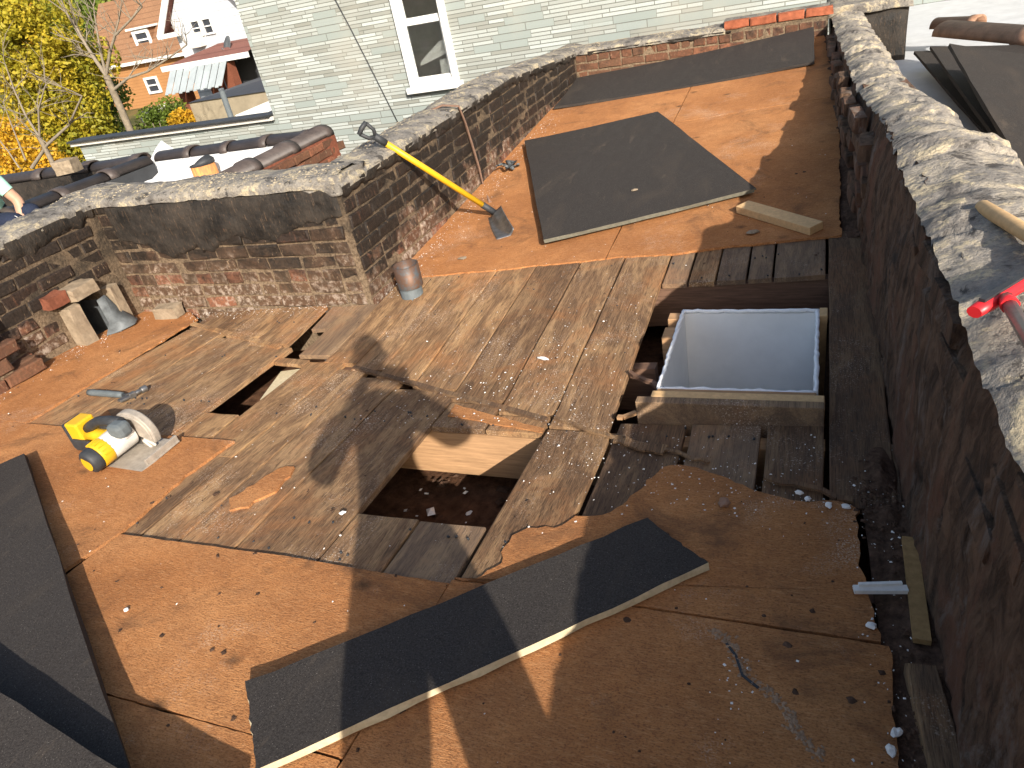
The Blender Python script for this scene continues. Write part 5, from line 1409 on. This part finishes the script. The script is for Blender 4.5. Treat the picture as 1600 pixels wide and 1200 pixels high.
def branch(mb, p, d, L_, r, depth, spread=.55, tips=None, upb=.12):
    n_ = 4; pts = [p]; q = Vector(p); dd = Vector(d).normalized()
    for i in range(n_):
        dd = (dd + Vector((TR.gauss(0, .13), TR.gauss(0, .13), TR.gauss(0, .10) + upb * .3))).normalized(); q = q + dd * (L_ / n_); pts.append(q)
    mb.tube(pts, [r * (1 - .14 * i) for i in range(n_ + 1)], 7 if depth > 1 else 4, cap=False)
    if depth <= 0:
        if tips is not None: tips.append(pts[-1])
        return
    for k in range(3 if depth > 1 else 3):
        s = pts[TR.randint(2, n_)]; nd = (dd + Vector((TR.gauss(0, spread), TR.gauss(0, spread), TR.gauss(0, spread) + upb))).normalized()
        branch(mb, s, nd, L_ * TR.uniform(.55, .8), r * .55, depth - 1, spread, tips, upb)
def tree(name, base, h, blobs, leafm, label, nleaf, size, group=None):
    base = Vector(base); t = thing(name, label, 'tree', base, group)
    mb = MB(); top = Vector(blobs[0][0])
    for c, r in blobs:
        c = Vector(c); m_ = base.lerp(c, .45) + Vector((TR.uniform(-.4, .4), TR.uniform(-.4, .4), 0)); m_.x = base.x + (c.x - base.x) * .3; m_.y = base.y + (c.y - base.y) * .3
        mb.tube([base, m_, base.lerp(c, .75) + Vector((0, 0, .2)), c], [.20, .13, .07, .02], 7, cap=False)
    mb.build('trunk', MT['bark'], t)
    lb = MB()
    tot = sum(r ** 2 for c, r in blobs)
    for c, r in blobs: leaves(lb, c, r, int(nleaf * r ** 2 / tot), size)
    lb.build('crown', leafm, t); return t
def B_(px_, py_, Y_, r): return (onY(px_, py_, Y_), r)
YT = 24.0
gz = lambda x, y: zground(x, y)
b0 = onY(120, 300, YT); tree('maple_tree', (b0.x, YT, gz(b0.x, YT)), 9, [B_(60, 40, YT, 1.7), B_(20, 90, YT - 1, 1.8), B_(75, 110, YT, 1.9), B_(110, 165, YT, 1.7), B_(35, 165, YT - 1, 1.5), B_(140, 210, YT, 1.3), B_(85, 225, YT - 1, 1.5), B_(10, 15, YT, 1.5), B_(140, 95, YT + 2, 1.3), B_(165, 235, YT + 1, 1.0)], LEAF_Y, 'large tree in bright yellow autumn leaf behind the membrane roof', 24000, .105)
b0 = onY(60, 330, 20); tree('maple_tree', (b0.x, 20, gz(b0.x, 20)), 7, [B_(10, 215, 20, 1.0), B_(55, 240, 20, .9), B_(90, 262, 20, .7), B_(15, 255, 20, .8)], LEAF_O, 'low orange-leaved tree next to the tiled parapet', 3500, .085)
b0 = onY(150, 250, 27); tree('green_tree', (b0.x, 27, gz(b0.x, 27)), 7, [B_(150, 190, 27, 1.3), B_(175, 150, 28, 1.0), B_(120, 130, 28, 1.5), B_(190, 215, 27, .9), B_(100, 60, 29, 1.5)], LEAF_G, 'green leafy tree showing between yellow foliage and the brick house', 6000, .11)
b0 = onY(155, 60, 60); tree('far_tree', (b0.x, 60, gz(b0.x, 60)), 7, [B_(150, 18, 60, 3.0), B_(120, 30, 60, 3.2), B_(190, 2, 62, 2.6), B_(225, -6, 64, 2.5), B_(90, 10, 62, 3)], LEAF_G, 'dark green trees behind the ridge of the brown roof', 5000, .25)
b0 = onY(60, 60, 58); tree('far_tree', (b0.x, 58, gz(b0.x, 58)), 7, [B_(20, 40, 58, 3.5), B_(60, 60, 58, 3.0), B_(100, 90, 57, 3.0), B_(-20, 70, 58, 4)], LEAF_O, 'far orange tree high on the slope', 5000, .25)
# bare trees: trunk as part, twigs as crown
def bare(base, fork, limbs, r0, label, depth=2):
    base = Vector(base); t = thing('bare_tree', label, 'tree', base); tr = MB(); tr.tube([base, base.lerp(fork, .5) + Vector((.1, 0, 0)), fork], [r0 * .95, r0 * .75, r0 * .55], 9, cap=False); tr.build('trunk', MT['bark'], t)
    cr = MB()
    for pts, r in limbs:
        cr.tube(pts, [r * .55 * (1 - .6 * i / (len(pts) - 1)) for i in range(len(pts))], 7, cap=False)
        for p in pts[1:]:
            for k in range(3): branch(cr, p, (TR.gauss(0, .6), TR.gauss(0, .6), TR.uniform(.1, 1)), TR.uniform(.5, 1.2), r * .18, depth - 1, .5)
    cr.build('crown', MT['twig'], t); return t
Y_ = 19.0; P2 = lambda x, y: onY(x, y, Y_)
fk = P2(166, 118); bs_ = P2(196, 205); bs_ = Vector((bs_.x, Y_, gz(bs_.x, Y_)))
bare(bs_, fk, [([fk, P2(148, 92), P2(134, 70), P2(118, 40), P2(104, 20)], .13), ([fk, P2(158, 85), P2(152, 50), P2(146, 10)], .09), ([fk, P2(172, 80), P2(180, 55), P2(205, 30), P2(222, 10)], .10), ([P2(178, 140), P2(200, 122), P2(230, 112), P2(262, 92), P2(292, 70)], .09), ([P2(172, 80), P2(186, 30), P2(190, 2)], .06)], .19, 'bare pale-barked tree standing before the brick house')
Y_ = 15.0
fk = P2(62, 215); bs_ = P2(80, 262); bs_ = Vector((bs_.x, Y_, gz(bs_.x, Y_)))
bare(bs_, fk, [([P2(50, 262), P2(75, 225), P2(108, 195), P2(128, 150)], .10), ([fk, P2(40, 180), P2(22, 140), P2(8, 100)], .07), ([fk, P2(60, 170), P2(72, 130)], .06), ([P2(40, 250), P2(20, 200), P2(5, 160)], .05), ([P2(30, 262), P2(12, 235), P2(-5, 215)], .05)], .12, 'bare twiggy tree leaning beside the black membrane roof')
# shrubs below the brick house
for px_, py_, Y_, r, lm, lab in ((265, 178, 30, 1.0, LEAF_G, 'green shrub under the porch awning'), (285, 190, 28, .7, LEAF_O, 'orange shrub in front of the stained concrete wall'), (240, 190, 29, .9, LEAF_G, 'green shrub at the foot of the orange brick wall')):
    q = onY(px_, py_, Y_); t = thing('shrub', lab, 'shrub', (q.x, Y_, gz(q.x, Y_)))
    s_ = MB()
    for k in range(6): a = TR.uniform(0, 6.28); s_.tube([(q.x, Y_, gz(q.x, Y_)), q + Vector((math.cos(a) * r * .6, math.sin(a) * r * .6, 0))], [.06, .02], 5)
    s_.build('stem', MT['bark'], t)
    lb = MB(); leaves(lb, q, r, 1500, .085); lb.build('foliage', lm, t)
# grass on the slope near the shrubs is part of the ground; a low white garden wall
a = onY(222, 183, 31); b = onY(262, 168, 31)
props(MB().beam(a, b, .25, .5).build('garden_wall', MT['white_paint'], None), 'low white garden wall at the foot of the orange brick house', 'wall')
# ================================================================ people
MT['skin'] = m_simple('skin', (.42, .24, .16), .55, .35, .12, 30, .1, .001)
MT['hair'] = m_simple('dark_hair', (.035, .024, .018), .6, .3, .3, 60, .4, .002)
MT['mint'] = m_simple('mint_cotton', (.36, .62, .50), .9, .15, .10, 10, .15, .004)
MT['navy'] = m_simple('navy_denim', (.018, .024, .045), .9, .15, .25, 60, .2, .002)
MT['grey_cloth'] = m_simple('grey_cotton', (.20, .20, .21), .9, .15, .15, 12, .15, .004)
MT['boot'] = m_simple('brown_leather', (.12, .07, .04), .7, .3, .3, 20, .2, .002)
def head_shape(c, fwd, upv, s=1.0):
    f_ = Vector(fwd).normalized(); u_ = Vector(upv); u_ = (u_ - f_ * u_.dot(f_)).normalized(); r_ = f_.cross(u_)
    mb = MB(); n_, m_ = 20, 16; mb_v = []
    def disp(th, ph):
        x = math.sin(th) * math.sin(ph); y = math.sin(th) * math.cos(ph); z = math.cos(th)
        rx, ry, rz = .074, .095, .115
        if z < 0: rx *= 1 + .25 * z; ry *= 1 + .08 * z                    # jaw narrows
        p = Vector((x * rx, y * ry, z * rz))
        fr = max(0, y)
        p.y += .020 * fr * math.exp(-((z + .12) / .16) ** 2) * math.exp(-(x / .16) ** 2) * 1.3     # nose
        p.y += .008 * fr * math.exp(-((z - .22) / .12) ** 2)                                        # brow
        p.y -= .010 * fr * math.exp(-((z - .02) / .12) ** 2) * math.exp(-((abs(x) - .38) / .16) ** 2)   # eye sockets
        p.y += .012 * fr * math.exp(-((z + .80) / .18) ** 2)                                        # chin
        p.y += .005 * fr * math.exp(-((z + .48) / .07) ** 2) * math.exp(-(x / .3) ** 2)            # lips
        return p
    P_ = lambda q: Vector(c) + (r_ * q.x + f_ * q.y + u_ * q.z) * s
    top = [P_(disp(0.001, 0))]
    vs = top[:]; fs = []
    for i in range(1, m_):
        for k in range(n_): vs.append(P_(disp(math.pi * i / m_, 2 * math.pi * k / n_)))
    vs.append(P_(disp(math.pi - .001, 0)))
    for k in range(n_):
        k2 = (k + 1) % n_; fs.append((0, 1 + k, 1 + k2))
        for i in range(m_ - 2): a = 1 + i * n_; fs.append((a + k, a + n_ + k, a + n_ + k2, a + k2))
        a = 1 + (m_ - 2) * n_; fs.append((a + k, len(vs) - 1, a + k2))
    mb.add(vs, fs, 0, True)
    for sx in (-1, 1): mb.ball(P_(Vector((sx * .078, -.004, -.005))), .020 * s, 8, 6)
    hair = MB(); hv = []; hf = []
    rows = 8
    for i in range(rows + 1):
        for k in range(n_):
            ph = 2 * math.pi * k / n_; lim = (1.15 + .75 * (1 - max(-.2, math.cos(ph))) / 1.2)
            q = disp(max(.01, lim * i / rows), ph); q = q * 1.07; hv.append(P_(q))
    for i in range(rows):
        for k in range(n_): k2 = (k + 1) % n_; hf.append((i * n_ + k, (i + 1) * n_ + k, (i + 1) * n_ + k2, i * n_ + k2))
    hair.add(hv, hf, 0, True)
    eyes = MB()
    for sx in (-1, 1): eyes.ball(P_(Vector((sx * .030, .080, .004))), .011 * s, 8, 6)
    return mb, hair, eyes
def hand_chain(J, E, base, palm_dir, side_dir, tag, curl=.5, s=1.0):
    """adds palm and five finger chains to the joint graph"""
    pd = Vector(palm_dir).normalized(); sd_ = Vector(side_dir); sd_ = (sd_ - pd * sd_.dot(pd)).normalized(); nn = pd.cross(sd_).normalized()
    b = base; w_ = J[b][0]
    pm = len(J); J.append((w_ + pd * .045 * s, .024 * s)); E.append((b, pm, tag))
    for k, (off, ln) in enumerate(((-.030, .070), (-.010, .080), (.010, .078), (.029, .060))):
        r0 = len(J); J.append((w_ + pd * .085 * s + sd_ * off * s, .0098 * s)); E.append((pm, r0, tag))
        p1 = J[r0][0] + (pd * math.cos(curl * .6) + nn * math.sin(curl * .6)) * ln * .45 * s; i1 = len(J); J.append((p1, .0088 * s)); E.append((r0, i1, tag))
        p2 = p1 + (pd * math.cos(curl * 1.7) + nn * math.sin(curl * 1.7)) * ln * .38 * s; i2 = len(J); J.append((p2, .0078 * s)); E.append((i1, i2, tag))
    t0 = len(J); J.append((w_ + pd * .030 * s - sd_ * .034 * s + nn * .008, .0115 * s)); E.append((b, t0, tag))
    t1 = len(J); J.append((J[t0][0] + (pd * .6 - sd_ * .55 + nn * .45).normalized() * .034 * s, .0095 * s)); E.append((t0, t1, tag))
    t2 = len(J); J.append((J[t1][0] + (pd * .85 - sd_ * .15 + nn * .45).normalized() * .028 * s, .0085 * s)); E.append((t1, t2, tag))
def make_person(label, base, J, E, root, head_c, head_f, head_u, shirt_m, pants_m):
    me = bpy.data.meshes.new('tmp'); me.from_pydata([tuple(p) for p, r in J], [(a, b) for a, b, t in E], [])
    o = bpy.data.objects.new('tmp', me); COL.objects.link(o)
    md = o.modifiers.new('skin', 'SKIN'); md.use_smooth_shade = True; md.branch_smoothing = .6
    for i, (p, r) in enumerate(J):
        sv = me.skin_vertices[0].data[i]; rr = r if isinstance(r, tuple) else (r, r); sv.radius = rr; sv.use_root = (i == root)
    ss = o.modifiers.new('sub', 'SUBSURF'); ss.levels = 2; ss.render_levels = 2
    dg = bpy.context.evaluated_depsgraph_get(); dg.update()
    ev = bpy.data.meshes.new_from_object(o.evaluated_get(dg))
    bpy.data.objects.remove(o)
    t = thing('person', label, 'person', base)
    V = [v.co.copy() for v in ev.vertices]; Nn = [v.normal.copy() for v in ev.vertices]; F = [tuple(p.vertices) for p in ev.polygons]
    def tag_of(c):
        best = None; bd_ = 1e9
        for a, b, tg in E:
            pa, pb = J[a][0], J[b][0]; ra = J[a][1] if not isinstance(J[a][1], tuple) else J[a][1][0]; rb = J[b][1] if not isinstance(J[b][1], tuple) else J[b][1][0]
            k = max(0, min(1, (c - pa).dot(pb - pa) / max(1e-9, (pb - pa).length_squared))); d_ = (c - pa.lerp(pb, k)).length - (ra + (rb - ra) * k)
            if d_ < bd_: bd_ = d_; best = tg
        return best
    tags = [tag_of(sum((V[i] for i in f), Vector()) / len(f)) for f in F]
    hd, hair, eyes = head_shape(head_c, head_f, head_u)
    bmb = MB(); bmb.add(V, F, 0, True); bmb.add(hd.v, hd.f, 0, True)
    body = bmb.build('body', MT['skin'], t)
    hair.build('hair', MT['hair'], body); eyes.build('eyes', MT['white_paint'], body)
    for tg, nm, mt, off in (('shirt', 'shirt', shirt_m, .011), ('pants', 'trousers', pants_m, .010), ('boot', 'boots', 'boot', .012)):
        ids = sorted({i for f, g_ in zip(F, tags) if g_ == tg for i in f}); mp = {i: k for k, i in enumerate(ids)}
        if not ids: continue
        fs_ = [tuple(mp[i] for i in f) for f, g_ in zip(F, tags) if g_ == tg]
        vs_ = [V[i] + Nn[i] * (off + .006 * mnoise.noise(V[i] * 9)) for i in ids]
        MB().add(vs_, fs_, 0, True).build(nm, MT[mt], t)
    return t
# --- the photographer, standing just behind the camera with a phone in both hands
fd = Vector((-.44, .90, 0)).normalized(); rd = Vector((fd.y, -fd.x, 0)); Zu = Vector((0, 0, 1))
axp = Vector((.135, -.235, 0)); gz_ = zroof(.15, -.235) + .012
def bp(f, r, z): return Vector((axp.x, axp.y, 0)) + fd * f + rd * r + Zu * z
cr_, cu_, cf_ = Vector(RW[:, 0]), -Vector(RW[:, 1]), Vector(RW[:, 2])
camv = Vector(CAMP)
ph_c = camv - cf_ * .014 + cr_ * .045 - cu_ * .02
J = []; E = []
def jn(p, r): J.append((Vector(p), r)); return len(J) - 1
pel = jn(bp(.0, -.06, 1.02), (.165, .12)); wst = jn(bp(.0, -.05, 1.16), (.155, .12)); che = jn(bp(-.01, -.015, 1.32), (.155, .12)); nkb = jn(bp(.0, .0, 1.455), .066); nk = jn(bp(.03, .0, 1.55), .050)
E += [(pel, wst, 'pants'), (wst, che, 'shirt'), (che, nkb, 'shirt'), (nkb, nk, 'skin')]
for sgn in (-1, 1):
    shd = jn(bp(-.01, sgn * .175 - .01, 1.415), .066); elb = jn(bp(.03, sgn * .275 - .01, 1.255), .055)
    wr = jn(ph_c + cr_ * (sgn * .105) - cf_ * .055 - cu_ * .055, .029)
    fa = jn(J[elb][0].lerp(J[wr][0], .35), .042)
    E += [(nkb, shd, 'shirt'), (shd, elb, 'shirt'), (elb, fa, 'skin'), (fa, wr, 'skin')]
    hand_chain(J, E, wr, (cu_ * .75 + cf_ * .30 - cr_ * sgn * .35), cr_ * 1.0 * sgn, 'skin', -.5 * sgn if False else .35, .8)
    hp = jn(bp(.0, sgn * .09 - .05, .93), .115); lat = -.25 if sgn < 0 else .08
    kn = jn(bp(.03, lat * .8 - .02 + sgn * .02, .60), .084); cf = jn(bp(.0, lat * .95 + sgn * .02, .45), .078); an = jn(bp(-.02, lat + sgn * .01, gz_ + .09), .040)
    he = jn(bp(-.05, lat + sgn * .01, gz_ + .045), .040); to = jn(bp(.13, lat + sgn * .03, gz_ + .035), .034)
    E += [(pel, hp, 'pants'), (hp, kn, 'pants'), (kn, cf, 'pants'), (cf, an, 'pants'), (an, he, 'boot'), (an, to, 'boot')]
make_person('photographer in grey shirt and jeans standing on the deck holding a phone', bp(0, 0, gz_ - .01), J, E, pel, bp(.045, .01, 1.69), fd * .9 - Zu * .35, Zu, 'grey_cloth', 'navy')
ph = MB().box(ph_c, (.147, .071, .008), (cr_, cu_, cf_)).build('phone', MT['rubber'], None, .003)
props(ph, 'dark phone held sideways in both hands by the photographer', 'phone')
# --- the worker crouching on the black membrane roof
wq = onY(-3, 316, 4.05)
J = []; E = []
wz = .03
def wp(x, y, z): return Vector((wq.x + x, 4.05 + y, z - .115))
pel = jn(wp(-.38, .18, .36), (.15, .12)); wst = jn(wp(-.36, .13, .50), (.14, .11)); che = jn(wp(-.24, .05, .68), (.165, .12)); nkb = jn(wp(-.14, .0, .80), .07); nk = jn(wp(-.09, -.02, .865), .056)
E += [(pel, wst, 'pants'), (wst, che, 'shirt'), (che, nkb, 'shirt'), (nkb, nk, 'skin')]
for sgn, dx in ((-1, -.06), (1, .0)):
    yy = -.16 if sgn > 0 else .22
    shd = jn(wp(-.13 + dx, yy * .8, .73), .064); elb = jn(wp(-.035 + dx, yy * 1.15 - .02, .50), .048); fa = jn(wp(-.01 + dx, yy - .04, .38), .045); wr = jn(wp(.03 + dx, yy * .7 - .05, .20), .031)
    mid = jn(J[shd][0].lerp(J[elb][0], .6), .052)
    E += [(nkb, shd, 'shirt'), (shd, mid, 'shirt'), (mid, elb, 'skin'), (elb, fa, 'skin'), (fa, wr, 'skin')]
    hand_chain(J, E, wr, (.35, .05, -.9), (0, 1, 0), 'skin', .5, .95)
    hp = jn(wp(-.34, .12 + sgn * -.10, .34), .095); kn = jn(wp(.09 if sgn > 0 else .0, .13 - sgn * .12, .42), .070); cf = jn(wp(.0 if sgn > 0 else -.08, .13 - sgn * .12, .24), .058); an = jn(wp(-.10, .13 - sgn * .12, .10), .042); to = jn(wp(.07, .12 - sgn * .13, .07), .036); he = jn(wp(-.15, .13 - sgn * .12, .075), .042)
    E += [(pel, hp, 'pants'), (hp, kn, 'pants'), (kn, cf, 'pants'), (cf, an, 'pants'), (an, to, 'boot'), (an, he, 'boot')]
make_person('worker in mint green shirt and navy trousers crouching on the black membrane roof', wp(-.2, .1, .03), J, E, pel, wp(-.02, -.03, .965), Vector((.85, -.1, -.5)), Zu, 'mint', 'navy')
